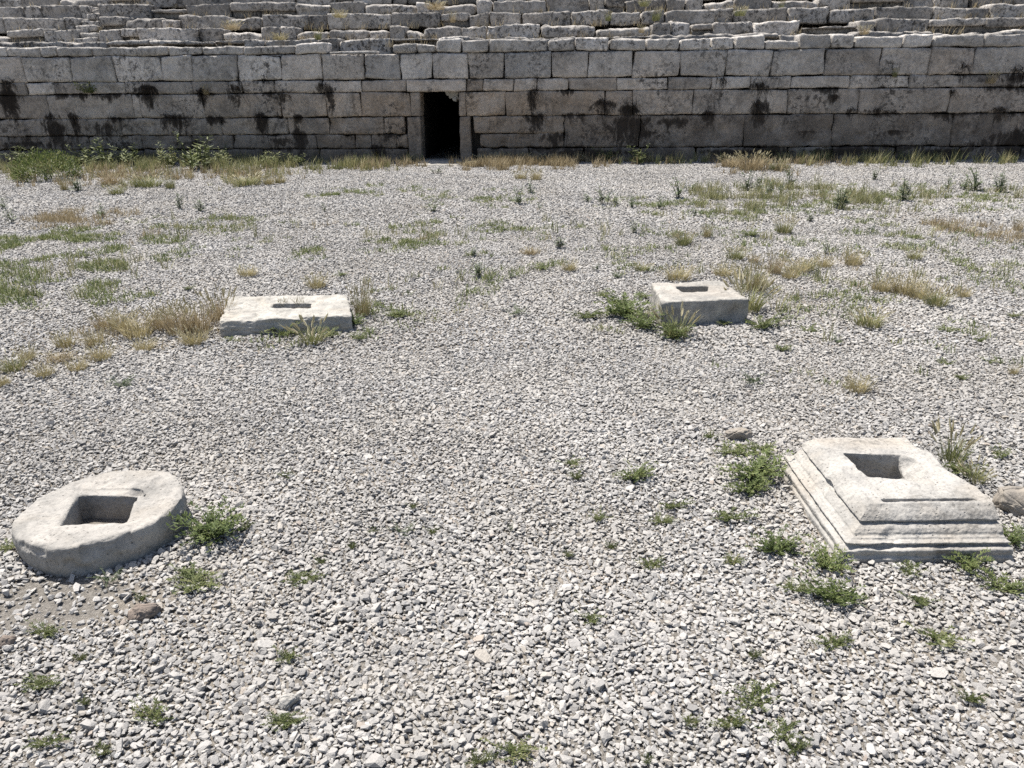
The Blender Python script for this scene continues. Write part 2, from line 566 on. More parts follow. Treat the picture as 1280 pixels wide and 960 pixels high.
# thin packing stones
for p, q in ((850, 884), (884, 908), (411, 470)):
    cop.block(U(p, 66), U(q, 66), Z[1] - .005, Z[1] + .05, .03, .4, .02, .05, .01, .01, .8)
cop.build('coping', M['wall'], wall)

# door surround
b = Blocks()
b.block(ll, lr, Z[3] + .002, Z[2] - .008, -.03, .5, .025, .04, .008, .0, .85, .55, .0, 0.0)
b.build('lintel', M['wall'], wall)
for (a, c, zz) in ((jl, dl, None), (dr, jr, None)):
    b = Blocks()
    b.block(a + .005, c, -.06, Z[4] - .004, -.035, .5, .022, .04, .008, .008, .25, .75, .2, .5)
    b.build('jamb', M['wall'], wall)
for (a, c) in ((jl + .09, dl), (dr, jr - .09)):
    b = Blocks()
    b.block(a + .003, c + (.01 if a < dl - .01 else 0), Z[4] + .004, Z[3] - .004, -.005, .5, .018, .04, .006, .004, .4, .8, .1, .2)
    b.build('jamb_block', M['wall'], wall)
b = Blocks()
b.block(dl - .05, dr + .05, -.05, .035, -.85, .4, .02, .05, .012, .02, 1.0, .1, 0.0, 0.0, .01)
b.build('threshold', M['lime_white'], wall)
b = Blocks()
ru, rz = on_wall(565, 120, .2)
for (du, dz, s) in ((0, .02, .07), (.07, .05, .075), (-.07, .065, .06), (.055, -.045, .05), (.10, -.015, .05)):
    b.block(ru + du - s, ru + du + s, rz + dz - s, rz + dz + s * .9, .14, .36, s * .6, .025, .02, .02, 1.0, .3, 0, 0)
b.build('rubble', M['lime_white'], wall)  # pale stone colour stands in for sunlight falling on this rubble
# core behind the blocks and the passage walls
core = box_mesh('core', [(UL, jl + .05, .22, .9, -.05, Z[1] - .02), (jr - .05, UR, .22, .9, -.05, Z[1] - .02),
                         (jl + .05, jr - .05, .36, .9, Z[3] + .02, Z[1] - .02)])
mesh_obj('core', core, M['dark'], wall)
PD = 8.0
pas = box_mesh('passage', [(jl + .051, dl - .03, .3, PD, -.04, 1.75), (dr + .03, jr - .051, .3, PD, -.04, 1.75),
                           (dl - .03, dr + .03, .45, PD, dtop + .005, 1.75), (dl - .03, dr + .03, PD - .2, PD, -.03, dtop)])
mesh_obj('passage', pas, M['dark'], wall)  # near-black walls: the passage's deep shade is put into their colour

# ------------------------------------------------------------------ tiers of seats
seats = empty('seating_tiers', tuple(W0), WANG)
tag(seats, 'weathered grey stone seating tiers rising behind the podium wall', 'seating', kind='thing')
ROWS = [(1.2, 45.5), (1.9, 29.5), (2.6, 14.0), (3.3, -1.5)]
tops = [on_wall(640, y, d)[1] for d, y in ROWS]
rows = [(d, t) for (d, _), t in zip(ROWS, tops)]
for k in range(3): rows.append((rows[-1][0] + .7, rows[-1][1] + .34))
zprev = Z[0] - .05
stair = [(93, 124), (95, 122), (97, 124), (110, 124)]
for ri, (d, zt) in enumerate(rows):
    b = Blocks()
    zb = zprev - .03 if ri else Z[1] - .1
    h = zt - zprev
    u = UL + random.uniform(-.5, 0)
    s0 = s1 = None
    if ri in (1, 2, 3):
        py = ROWS[ri][1] + 8
        s0, s1 = on_wall(stair[ri][0], py, d)[0], on_wall(stair[ri][1] - 1, py, d)[0]
    while u < UR:
        L = random.choice([.4, .5, .65, .8, .95, 1.1, 1.4]) * random.uniform(.85, 1.15)
        a, e = u, u + L
        u = e
        if s0 is not None:
            if a < s0 < e: e = s0; u = s1
            elif s0 <= a < s1: continue
            if e - a < .12: continue
        right = a > on_wall(490, 30, d)[0]
        left = a < on_wall(100, 30, d)[0]
        jit = random.uniform(-.05, .03) if right else random.uniform(-.02, .015)
        rr = random.uniform(.025, .055) if right else random.uniform(.018, .035)
        tj = .055 if right else .03
        under = random.random() < (.15 if left else .26)
        tone = random.uniform(.05, .95)
        if random.random() < .03: jit -= .07
        if random.random() < .14 and ri > 0:           # a broken, sunken block
            jit -= random.uniform(.04, .14)
            rr = .09
        if under:
            hs = h * random.uniform(.5, .68)
            b.block(a + .006, e - .006, zt - hs, zt + jit, d + random.uniform(-.05, .02), d + .7, rr, .055, .02, .01, tone, .1, 0, 0, tj, .03)
            b.block(a, e, zb, zt - hs + .02, d + .1, d + .6, .02, .09, .03, .01, .05, .1, 0, 0, 0, .03)  # recessed riser in a fixed dark tone, painting in the overhang's shade
        else:
            b.block(a + .006, e - .006, zb, zt + jit, d + random.uniform(-.09, .06), d + .7, rr, .055, .022, .012, tone, .1, 0, 0, tj, .035)
    if s0 is not None:
        for q in range(2):
            zz = zprev + h * (q + 1) / 2.6
            b2 = Blocks()
            b2.block(s0 + .02, s1 - .02, zb, zz, d - .22 + .3 * q, d + .3 + .3 * q, .03, .06, .02, .01, .7, .1, 0, 0, .03)
            b2.build('step', M['seat'], seats)
    b.build('seat_row', M['seat'], seats)
    zprev = zt

# earth under and behind the seats
prof = [(.42, Z[1] - .03), (1.3, Z[1] - .02)]
for i, (d, zt) in enumerate(rows):
    prof.append((d + .5, (rows[i][1]) - .42))
prof += [(rows[-1][0] + 1.2, rows[-1][1] - .05), (9, rows[-1][1] - .1), (60, rows[-1][1] + 4)]
v, f = [], []
for i, (y, z) in enumerate(prof):
    for x in (-60, 60):
        p = W0 + wt * x + wn * y
        v.append((p[0], p[1], z))
for i in range(len(prof) - 1): f.append((2 * i, 2 * i + 1, 2 * i + 3, 2 * i + 2))
tag(mesh_obj('hill', np_mesh('hill', v, f), M['earth']), kind='structure')


# ------------------------------------------------------------------ socketed stones
def loft(bm, rings):
    """closed solid through rings of equal vertex count (bottom to top)"""
    rv = [[bm.verts.new(p) for p in r] for r in rings]
    n = len(rv[0])
    for a, c in zip(rv[:-1], rv[1:]):
        for i in range(n): bm.faces.new((a[i], a[(i + 1) % n], c[(i + 1) % n], c[i]))
    bm.faces.new(list(reversed(rv[0])))
    bm.faces.new(rv[-1])


def carve(name, rings, cuts, voxel):
    """solid minus cutters, remeshed fine enough to weather; returns a mesh"""
    bm = bmesh.new()
    loft(bm, rings)
    bmesh.ops.recalc_face_normals(bm, faces=bm.faces[:])
    me = bpy.data.meshes.new(name)
    bm.to_mesh(me); bm.free()
    o = bpy.data.objects.new('tmp', me)
    col.objects.link(o)
    temps = [o]
    for c in cuts:
        bm = bmesh.new()
        loft(bm, c)
        bmesh.ops.recalc_face_normals(bm, faces=bm.faces[:])
        cm = bpy.data.meshes.new('cut')
        bm.to_mesh(cm); bm.free()
        co = bpy.data.objects.new('cut', cm)
        col.objects.link(co)
        temps.append(co)
        md = o.modifiers.new('b', 'BOOLEAN')
        md.operation = 'DIFFERENCE'
        md.solver = 'EXACT'
        md.object = co
    md = o.modifiers.new('r', 'REMESH')
    md.mode = 'VOXEL'
    md.voxel_size = voxel
    md.use_smooth_shade = True
    dg = bpy.context.evaluated_depsgraph_get()
    res = bpy.data.meshes.new_from_object(o.evaluated_get(dg))
    for t in temps: bpy.data.objects.remove(t)
    res.name = name
    return res


def weather(me, iters=6, base=.25, blotch=.6, amps=((6, .004), (20, .0025), (60, .001)), chip=(5, .3, .03), aniso=(1, 1, 1), seed=0.0, edge=0.0):
    n = len(me.vertices)
    co = np.empty(n * 3, dtype=np.float64); me.vertices.foreach_get('co', co); co = co.reshape(-1, 3)
    ed = np.empty(len(me.edges) * 2, dtype=np.int64); me.edges.foreach_get('vertices', ed); ed = ed.reshape(-1, 2)
    deg = np.bincount(ed.ravel(), minlength=n)[:, None]
    off = Vector((seed, seed * 1.7, seed * .4))
    blot = np.array([noise.noise(Vector(p) * 9 + off) + .5 * noise.noise(Vector(p) * 23 + off) for p in co])
    wv = np.clip(base + blotch * np.clip(blot, 0, 1), .05, .95)[:, None]

    def avg(c):
        s = np.zeros_like(c)
        for ax in range(3):
            s[:, ax] = np.bincount(ed[:, 0], c[ed[:, 1], ax], n) + np.bincount(ed[:, 1], c[ed[:, 0], ax], n)
        return s / np.maximum(deg, 1)
    ref = co.copy()
    for _ in range(iters): co = co + wv * (avg(co) - co)
    me.vertices.foreach_set('co', co.ravel()); me.update()
    nr = np.empty(n * 3, dtype=np.float32); me.vertices.foreach_get('normal', nr); nr = nr.reshape(-1, 3)
    an = Vector(aniso)
    disp = np.zeros(n)
    for i in range(n):
        p = Vector(co[i])
        q = Vector((p.x * an.x, p.y * an.y, p.z * an.z)) + off
        d = 0.0
        for sc_, a in amps: d += a * noise.noise(q * sc_)
        if chip:
            c = noise.noise(q * chip[0] + off * 2) + .4 * noise.noise(q * chip[0] * 3)
            if c > chip[1]: d -= (c - chip[1]) * chip[2]
        disp[i] = d
    # worn arrises: lose more where the surface is convex
    if edge:
        conv = np.clip(-np.einsum('ij,ij->i', avg(co) - co, nr) * 400, 0, 1)
        disp -= edge * conv * np.clip(blot + .1, 0, 1)
    co = co + nr * disp[:, None]
    me.vertices.foreach_set('co', co.ravel()); me.update()
    return me


def rect_ring(pts, z): return [(p[0], p[1], z) for p in pts]


def shift_mesh(me, loc):
    me.transform(Matrix.Translation(-Vector(loc)))


def stone_thing(name, me, mat, loc, label, cat, group=None):
    shift_mesh(me, loc)
    o = mesh_obj(name, me, mat, None, loc)
    return tag(o, label, cat, group)


GRP = 'socketed stone bases set out on the gravel'
foot = []     # footprints (polygons) kept clear of gravel and weeds

# round ring stone
ZR = .118
rc = np.array([-1.555, 2.545])
NR = 40


def rring(r, z, ph=0.0):
    out = []
    for i in range(NR):
        t = 2 * math.pi * i / NR
        rr = r * (1 + .014 * math.cos(5 * t + 1) + .012 * math.sin(3 * t + 2 + ph) + .008 * math.sin(7 * t))
        out.append((rc[0] + rr * .955 * math.cos(t), rc[1] + rr * 1.0 * math.sin(t), z - .02 * (rr * math.sin(t)) + .012 * rr * math.cos(t)))
    return out


h = [ground(*p, ZR)[:2] for p in ((74, 657.5), (99, 615.5), (171, 617), (157, 654.5))]
lip = [ground(*p, ZR)[:2] for p in ((84, 650), (95, 608.5), (176, 609.5), (168, 622))]
def rim_cut(t0, t1, depth, z0, z1):
    n = 7
    ins = [(rc[0] + (.292 - depth * (.5 + random.random())) * math.cos(t), rc[1] + (.30 - depth * (.5 + random.random())) * math.sin(t)) for t in np.linspace(t0, t1, n)]
    out = [(rc[0] + .40 * math.cos(t), rc[1] + .40 * math.sin(t)) for t in np.linspace(t1, t0, n)]
    mid = [(rc[0] + .285 * math.cos(t), rc[1] + .295 * math.sin(t)) for t in np.linspace(t0, t1, n)]
    return [rect_ring(mid + out, z0), rect_ring(ins + out, z1), rect_ring(ins + out, .3)]


cuts = [rim_cut(-1.35, -.75, .022, .06, .105), rim_cut(-2.2, -1.75, .010, .085, .115), rim_cut(2.6, 2.95, .012, .08, .112), rim_cut(-.4, .1, .008, .085, .115)]
cuts += [[rect_ring(h, -.04), rect_ring(h, .3)], [rect_ring(lip, ZR - .011), rect_ring(lip, .3)]]
me = carve('ring_stone', [rring(.285, -.06), rring(.298, .03), rring(.304, .08), rring(.298, ZR)], cuts, .005)
weather(me, 5, .12, .75, ((4, .006), (11, .004), (28, .0026), (70, .0013)), (6, .30, .05), seed=3.1, edge=.035)
stone_thing('column_base', me, M['lime_round'], (rc[0], rc[1], 0), 'thick round millstone-like ring with a square hole, low in the gravel', 'stone base', GRP)
foot.append([(rc[0] + .285 * math.cos(t), rc[1] + .285 * math.sin(t)) for t in np.linspace(0, 6.28, 24, endpoint=False)])

# long flat slab
ZS = .115
tp = [ground(*p, ZS)[:2] for p in ((274, 401), (357, 397.5), (439, 394), (437, 380), (434, 367.5), (360, 368.5), (288, 371), (280, 386))]
cen = np.mean(tp, axis=0)
big = [cen + (p - cen) * 1.01 + np.array([0, -.01]) for p in tp]
h = [ground(*p, ZS)[:2] for p in ((337, 385.5), (387, 384.5), (388, 378.5), (343, 379.5))]
me = carve('flat_slab', [rect_ring(big, -.06), rect_ring(big, .05), rect_ring(tp, ZS)], [[rect_ring(h, .02), rect_ring(h, .4)]], .007)
weather(me, 4, .12, .8, ((3, .006), (9, .007), (24, .006), (60, .0022)), (6, .36, .04), (1, 1, 3.2), seed=8.2, edge=.03)
stone_thing('socket_slab', me, M['lime_white'], (*cen, 0), 'long low whitish slab with a small slot on top, dry grass at its end', 'stone base', GRP)
foot.append(tp)

# square block
ZB = .18
tp = [ground(*p, ZB)[:2] for p in ((827, 377.5), (938, 373), (919, 361), (901, 350.5), (815, 353.5), (820, 364))]
cen = np.mean(tp, axis=0)
h = [ground(*p, ZB)[:2] for p in ((853, 364.5), (884, 364), (886, 357), (844, 357.5))]
me = carve('square_block', [rect_ring(tp, -.06), rect_ring(tp, .08), rect_ring(tp, ZB)], [[rect_ring(h, .05), rect_ring(h, .4)]], .008)
weather(me, 4, .2, .7, ((3, .007), (9, .005), (24, .004), (60, .002)), (4, .3, .04), seed=12.6, edge=.03)
stone_thing('socket_block', me, M['lime_grey'], (*cen, 0), 'tall grey square block with a rubble-filled socket on its pale top', 'stone base', GRP)
foot.append(tp)

# moulded base: profile as (offset from the foot, height)
ZM = .168
prof = [(0.0, -.06), (0.0, .022), (.010, .026), (.006, .034), (.004, .047), (.008, .054), (.032, .057), (.034, .062), (.022, .0655), (.022, .072), (.044, .0755), (.044, .080),
        (.057, .083), (.060, .091), (.070, .102), (.086, .110), (.098, .113), (.098, .118), (.086, .1215), (.089, .127), (.098, .139), (.112, .152), (.135, ZM)]
X0, Y0, X1, Y1 = 1.152, 2.285, 1.765, 3.02


def mring(o, z):
    fx = (z + .06) / (ZM + .06)
    tan = .055
    fr = Y0 + o
    bk = Y1 - o * .45
    xl = X0 + o
    jag = [0, .012, -.02, .015, -.03, .0]
    right = [X1 - .01 * fx - (o * .15) + j * .8 for j in jag]
    ys = [fr, fr + .12, fr + .27, fr + .40, bk - .10, bk]
    rights = [(x - .055 * (i / 5) * fx, y) for i, (x, y) in enumerate(zip(right, ys))]
    pts = [(xl, fr)] + [(xl + (rights[0][0] - xl) * t, fr) for t in (.5,)] + rights + [(xl + .2, bk + .005), (xl, bk), (xl, (fr + bk) / 2)]
    return [(x, y, z) for x, y in pts]


h = [ground(*p, ZM)[:2] for p in ((1085, 596), (1142, 599), (1124, 569), (1054, 566))]
h2 = [(1.50, 2.615), (1.56, 2.605), (1.61, 2.64), (1.645, 2.70), (1.63, 2.755), (1.585, 2.80), (1.50, 2.81)]
h2b = [(1.46, 2.63), (1.50, 2.625), (1.525, 2.65), (1.535, 2.70), (1.53, 2.74), (1.51, 2.775), (1.46, 2.78)]
rec = [(1.345, 2.430), (1.69, 2.436), (1.68, 2.452), (1.34, 2.450)]
rec2 = [ground(*p, ZM)[:2] for p in ((1082, 627), (1085.5, 626), (1008, 547), (1004, 548))]
cuts = [[rect_ring(h, .06), rect_ring(h, .4)], [rect_ring(h2b, .085), rect_ring(h2, ZM + .001), rect_ring(h2, .4)],
        [rect_ring(rec, ZM - .013), rect_ring(rec, .4)], [rect_ring(rec2, ZM - .005), rect_ring(rec2, .4)]]
me = carve('moulded_base', [mring(o, z) for o, z in prof], cuts, .0026)
weather(me, 2, .12, .7, ((4, .003), (11, .0026), (32, .0022), (90, .0014)), (4.6, .30, .04), seed=21.3, edge=.02)
stone_thing('moulded_base', me, M['lime'], (1.45, 2.65, 0), 'square moulded column base with stepped sloping mouldings and broken edge', 'stone base', GRP)
foot.append([(X0, Y0), (X1, Y0), (X1 - .05, Y1), (X0, Y1)])


# loose rocks
def rock(px, py, wpx, hpx, dpx, mat, label, seed, rz=0.0, sink=.25):
    p = ground(px, py)
    s = cam_depth(p) / F
    rr = random.Random(seed)
    bm = bmesh.new()
    for _ in range(20):
        q = Vector([rr.uniform(-1, 1) for _ in range(3)])
        q = q.lerp(q.normalized(), .5) * .55
        bm.verts.new((q.x * wpx * s, q.y * dpx * s, q.z * hpx * s))
    h_ = bmesh.ops.convex_hull(bm, input=bm.verts[:])
    bmesh.ops.delete(bm, geom=[g for g in bm.verts if not g.link_faces], context='VERTS')
    bmesh.ops.dissolve_limit(bm, angle_limit=.2, verts=bm.verts[:], edges=bm.edges[:])
    bmesh.ops.bevel(bm, geom=bm.edges[:], offset=.035 * wpx * s, segments=2, affect='EDGES')
    bmesh.ops.triangulate(bm, faces=bm.faces[:])
    bmesh.ops.subdivide_edges(bm, edges=bm.edges[:], cuts=3, use_grid_fill=True)
    for vv in bm.verts:
        c = vv.co / (wpx * s)
        vv.co += vv.co.normalized() * wpx * s * (.05 * noise.noise(c * 5 + Vector((seed, 0, 0))) + .03 * noise.noise(c * 13) + .015 * noise.noise(c * 30))
    me = bpy.data.meshes.new('rock'); bm.to_mesh(me); bm.free()
    me.polygons.foreach_set('use_smooth', [True] * len(me.polygons))
    o = mesh_obj('rock', me, mat, None, (p[0], p[1] + dpx * s * .5, hpx * s * (.5 - sink)))
    o.rotation_euler = (0, 0, rz)
    foot.append([(p[0] + dx * wpx * s * .4, p[1] + dpx * s * (.5 + dy * .4)) for dx, dy in ((-1, -1), (1, -1), (1, 1), (-1, 1))])
    return tag(o, label, 'rock', 'loose rocks on the gravel')


rock(176, 780, 42, 26, 22, M['rock_red'], 'small reddish brown rock in front of the round ring stone', 2.0, rz=.35)
rock(1284, 650, 56, 46, 44, M['rock_tan'], 'tan rock cut by the picture edge beside the moulded base', 5.0)
rock(926, 553, 34, 20, 24, M['rock_tan'], 'small flat pale rock behind the weeds by the moulded base', 7.5, .2)
rock(360, 888, 28, 22, 17, M['lime'], 'pale elongated stone lying above a small weed near the bottom', 9.4, .7)
rock(4, 812, 26, 16, 18, M['rock_red'], 'dark rough rock at the edge below the round ring stone', 11.2, .2)

# ------------------------------------------------------------------ gravel
VEG = []   # (px, py, rx, ry) ellipses in the photograph where low cover grows: filled below


def inside(poly, x, y):
    c = np.zeros(len(x), bool)
    n = len(poly)
    for i in range(n):
        x0, y0 = poly[i]; x1, y1 = poly[(i + 1) % n]
        m = ((y0 > y) != (y1 > y))
        with np.errstate(divide='ignore', invalid='ignore'):
            xi = (x1 - x0) * (y - y0) / (y1 - y0 + 1e-12) + x0
        c ^= m & (x < xi)
    return c


def jitter_grid(sp, y0, y1, margin=1.3):
    ys = np.arange(y0, y1, sp)
    xs, yy = [], []
    for y in ys:
        hw = (y * .93 + .85) * .76 + margin
        x = np.arange(-hw, hw, sp)
        xs.append(x); yy.append(np.full(len(x), y))
    x, y = np.concatenate(xs), np.concatenate(yy)
    return x + rng.uniform(-.5, .5, len(x)) * sp, y + rng.uniform(-.5, .5, len(x)) * sp


def lowfreq(x, y, s, seed=0.0):
    return np.array([noise.noise(Vector((a * s + seed, b * s, seed))) for a, b in zip(x, y)])


dirt_c = ground(78, 752)[:2]


def gravel_points():
    P, S, R, T = [], [], [], []
    layers = [  # spacing, y range, size range, z base, keep
        (.014, .35, 4.6, (.0045, .0088), .001, 1.0),
        (.0175, .35, 4.6, (.0065, .0132), .0035, .95),
        (.035, .35, 4.6, (.0095, .0165), .006, .6),
        (.12, .35, 4.6, (.0165, .0235), .005, .35),
        (.0205, 4.6, 9.0, (.0078, .0145), .003, 1.0),
        (.036, 4.6, 9.0, (.0105, .018), .005, .7),
        (.030, 9.0, 17.4, (.012, .020), .004, 1.0),
        (.058, 9.0, 17.4, (.014, .0225), .007, .6),
    ]
    for sp, y0, y1, (s0, s1), zb, keep in layers:
        x, y = jitter_grid(sp, y0, y1)
        n = len(x)
        k = rng.random(n) < keep
        for pl in foot[:4]:
            k &= ~inside(pl, x, y)
        dd = ((x - dirt_c[0]) / .27) ** 2 + ((y - dirt_c[1]) / .13) ** 2
        k &= ~((dd < 1) & (rng.random(n) < .58)) & ~((dd < 1.9) & (rng.random(n) < .4))
        # thinner where soil shows by the wall foot
        wy = WY + WSLOPE * x - y
        k &= ~((wy < .55) & (rng.random(n) < .75))
        x, y = x[k], y[k]
        n = len(x)
        lf = lowfreq(x, y, 1.1, 3.0)
        lz = lowfreq(x, y, 2.6, 9.0) * .006
        r = rng.random(n)
        size = s0 + (s1 - s0) * r ** 1.6
        size *= 1 + .18 * lf
        el = rng.uniform(.95, 1.45, n)
        fl = rng.uniform(.36, .72, n)
        S.append(np.c_[size * el, size * rng.uniform(.75, 1.0, n), size * fl])
        tilt = .33
        R.append(np.c_[rng.normal(0, tilt, n), rng.normal(0, tilt, n), rng.uniform(0, 6.283, n)])
        P.append(np.c_[x, y, zb + lz + rng.uniform(-.003, .006, n) + size * fl * .2])
        t = np.clip(rng.beta(2.2, 1.9, n) * .9 + .06 * lf, 0, .86)
        sp_ = rng.random(n)
        t = np.where(sp_ > .972, rng.uniform(.86, .97, n), t)
        t = np.where(sp_ < .02, 1.0, t)
        T.append(t)
    return [np.concatenate(a) for a in (P, S, R, T)]


def build_gravel():
    P, S, R, T = gravel_points()
    n = len(P)
    print('gravel stones', n)
    me = bpy.data.meshes.new('gravel')
    me.vertices.add(n)
    me.vertices.foreach_set('co', P.ravel().astype(np.float32))
    for nm, typ, arr, key in (('scl', 'FLOAT_VECTOR', S, 'vector'), ('rot', 'FLOAT_VECTOR', R, 'vector'), ('tone', 'FLOAT', T, 'value')):
        a = me.attributes.new(nm, typ, 'POINT')
        a.data.foreach_set(key, arr.ravel().astype(np.float32))
    NV = 16
    a = me.attributes.new('idx', 'INT', 'POINT')
    a.data.foreach_set('value', rng.integers(0, NV, n).astype(np.int32))
    me.update()
    o = bpy.data.objects.new('gravel', me)
    me.materials.append(M['gravel'])
    col.objects.link(o)
    g = bpy.data.node_groups.new('gravel_stones', 'GeometryNodeTree')
    g.interface.new_socket('Geometry', in_out='INPUT', socket_type='NodeSocketGeometry')
    g.interface.new_socket('Geometry', in_out='OUTPUT', socket_type='NodeSocketGeometry')
    N, L = g.nodes.new, g.links.new
    gi, go = N('NodeGroupInput'), N('NodeGroupOutput')
    join = N('GeometryNodeGeometryToInstance')
    for i in range(NV):
        pts = N('GeometryNodePoints')
        pts.inputs['Count'].default_value = 13 + i % 5
        rv = N('FunctionNodeRandomValue')
        rv.data_type = 'FLOAT_VECTOR'
        rv.inputs[0].default_value = (-1, -1, -1)
        rv.inputs[1].default_value = (1, 1, 1)
        rv.inputs['Seed'].default_value = 37 * i + 5
        # pull the corners of the random cube in towards a sphere
        nm = N('ShaderNodeVectorMath'); nm.operation = 'NORMALIZE'
        L(rv.outputs[0], nm.inputs[0])
        mx = N('ShaderNodeMix'); mx.data_type = 'VECTOR'
        mx.inputs[0].default_value = .55
        L(rv.outputs[0], mx.inputs[4]); L(nm.outputs[0], mx.inputs[5])
        L(mx.outputs[1], pts.inputs['Position'])
        hull = N('GeometryNodeConvexHull')
        L(pts.outputs[0], hull.inputs[0])
        fl = N('GeometryNodeSetShadeSmooth')
        fl.inputs['Shade Smooth'].default_value = False
        L(hull.outputs[0], fl.inputs[0])
        sm = N('GeometryNodeSetMaterial')
        sm.inputs['Material'].default_value = M['gravel']
        L(fl.outputs[0], sm.inputs[0])
        L(sm.outputs[0], join.inputs[0])
    iop = N('GeometryNodeInstanceOnPoints')
    iop.inputs['Pick Instance'].default_value = True
    L(gi.outputs[0], iop.inputs['Points'])
    L(join.outputs[0], iop.inputs['Instance'])

    def na(nm, t):
        q = N('GeometryNodeInputNamedAttribute')
        q.data_type = t
        q.inputs[0].default_value = nm
        return q.outputs['Attribute']
    L(na('idx', 'INT'), iop.inputs['Instance Index'])
    e2r = N('FunctionNodeEulerToRotation')
    L(na('rot', 'FLOAT_VECTOR'), e2r.inputs[0])
    L(e2r.outputs[0], iop.inputs['Rotation'])
    L(na('scl', 'FLOAT_VECTOR'), iop.inputs['Scale'])
    L(iop.outputs[0], go.inputs[0])
    md = o.modifiers.new('stones', 'NODES')
    md.node_group = g
    tag(o, 'pale grey crushed stone gravel covering the whole arena floor', 'gravel', kind='stuff')


build_gravel()


# ------------------------------------------------------------------ vegetation meshes
class Leaves:
    """many blades / leaves in one mesh with a per-leaf tint and material slots"""

    def __init__(s):
        s.v, s.f, s.t, s.mi = [], [], [], []

    def strip(s, pts, widths, side, tint, mi=0):
        b = len(s.v)
        for p, wd in zip(pts, widths):
            s.v.append(p - side * wd * .5); s.v.append(p + side * wd * .5)
        for i in range(len(pts) - 1):
            s.f.append((b + 2 * i, b + 2 * i + 1, b + 2 * i + 3, b + 2 * i + 2))
            s.mi.append(mi)
        s.t += [tint] * (2 * len(pts))

    def leaf(s, base, d, side, L, W, tint, fold=.25, mi=0):
        up = d.cross(side).normalized()
        b = len(s.v)
        s.v += [base, base + d * L * .45 - side * W * .5 + up * W * fold, base + d * L, base + d * L * .45 + side * W * .5 + up * W * fold,
                base + d * L * .5]
        s.f += [(b, b + 1, b + 4), (b + 1, b + 2, b + 4), (b + 2, b + 3, b + 4), (b + 3, b, b + 4)]
        s.mi += [mi] * 4
        s.t += [tint] * 5

    def blade(s, base, az, lean, L, W, tint, droop=.5, seg=4, mi=0):
        d = Vector((math.cos(az), math.sin(az), 0))
        side = Vector((-d.y, d.x, 0))
        side = (side * math.cos(.6) + Vector((random.uniform(-.5, .5), random.uniform(-.5, .5), 0)))
        side.normalize()
        pts, wd = [], []
        p = base.copy()
        a = lean
        for i in range(seg + 1):
            t = i / seg
            pts.append(p.copy()); wd.append(W * (1 - t) ** .6 + W * .08)
            p = p + (d * math.sin(a) + Vector((0, 0, math.cos(a)))) * (L / seg)
            a += droop / seg
        s.strip(pts, wd, side, tint, mi)
        return pts[-1], (pts[-1] - pts[-2]).normalized()

    def head(s, p, d, L, W, tint, mi=1):
        """bristly grass ear: crossed tapering strips plus awns"""
        x = d.orthogonal().normalized()
        for k in range(2):
            sd = x if k == 0 else d.cross(x)
            s.strip([p, p + d * L * .35, p + d * L * .8, p + d * L], [W * .4, W, W * .7, W * .1], sd, tint, mi)
        for k in range(7):
            a = random.uniform(0, 6.28)
            sd = (x * math.cos(a) + d.cross(x) * math.sin(a))
            q = p + d * L * random.uniform(.2, .9)
            dd = (d + sd * .45).normalized()
            s.strip([q, q + dd * L * .5], [W * .16, W * .04], d.cross(sd).normalized(), min(1, tint + .2), mi)

    def mesh(s, name, mats):
        me = bpy.data.meshes.new(name)
        me.from_pydata([tuple(p) for p in s.v], [], s.f)
        a = me.attributes.new('tint', 'FLOAT', 'POINT')
        a.data.foreach_set('value', np.array(s.t, dtype=np.float32))
        me.polygons.foreach_set('material_index', np.array(s.mi, dtype=np.int32))
        for m in mats: me.materials.append(m)
        me.update()
        return me


def rv(a, b): return random.uniform(a, b)


def mk_weed(seed, mat, n_stem=16, leaf=.013, h=.055, spread=.085, gap=1.0):
    """low leafy weed ~0.17 m wide"""
    random.seed(seed)
    L = Leaves()
    for i in range(n_stem):
        az = rv(0, 6.283)
        ln = spread * rv(.35, 1.15)
        d = Vector((math.cos(az), math.sin(az), 0))
        p = Vector((rv(-.02, .02), rv(-.02, .02), 0)) + d * rv(0, .02)
        rise = rv(.2, 1.1) * h / spread
        n = int(rv(6, 11))
        st = [p + d * ln * t + Vector((0, 0, ln * rise * math.sin(t * 1.9)) ) for t in np.linspace(0, 1, 5)]
        L.strip(st, [.0022] * 5, Vector((-d.y, d.x, 0)), rv(.2, .5))
        tn = rv(.15, .85)
        for k in range(n):
            t = (k + rv(0, 1)) / n
            q = p + d * ln * t + Vector((0, 0, ln * rise * math.sin(t * 1.9)))
            for sgn in (-1, 1):
                if random.random() > gap: continue
                sa = az + sgn * rv(.5, 1.5)
                dd = Vector((math.cos(sa), math.sin(sa), rv(-.1, .9))).normalized()
                sd = dd.cross(Vector((rv(-.5, .5), rv(-.5, .5), 1))).normalized()
                lf = leaf * rv(.6, 1.35)
                L.leaf(q, dd, sd, lf, lf * rv(.38, .62), min(1, max(0, tn + rv(-.3, .3))))
    return L.mesh('weed', [mat])


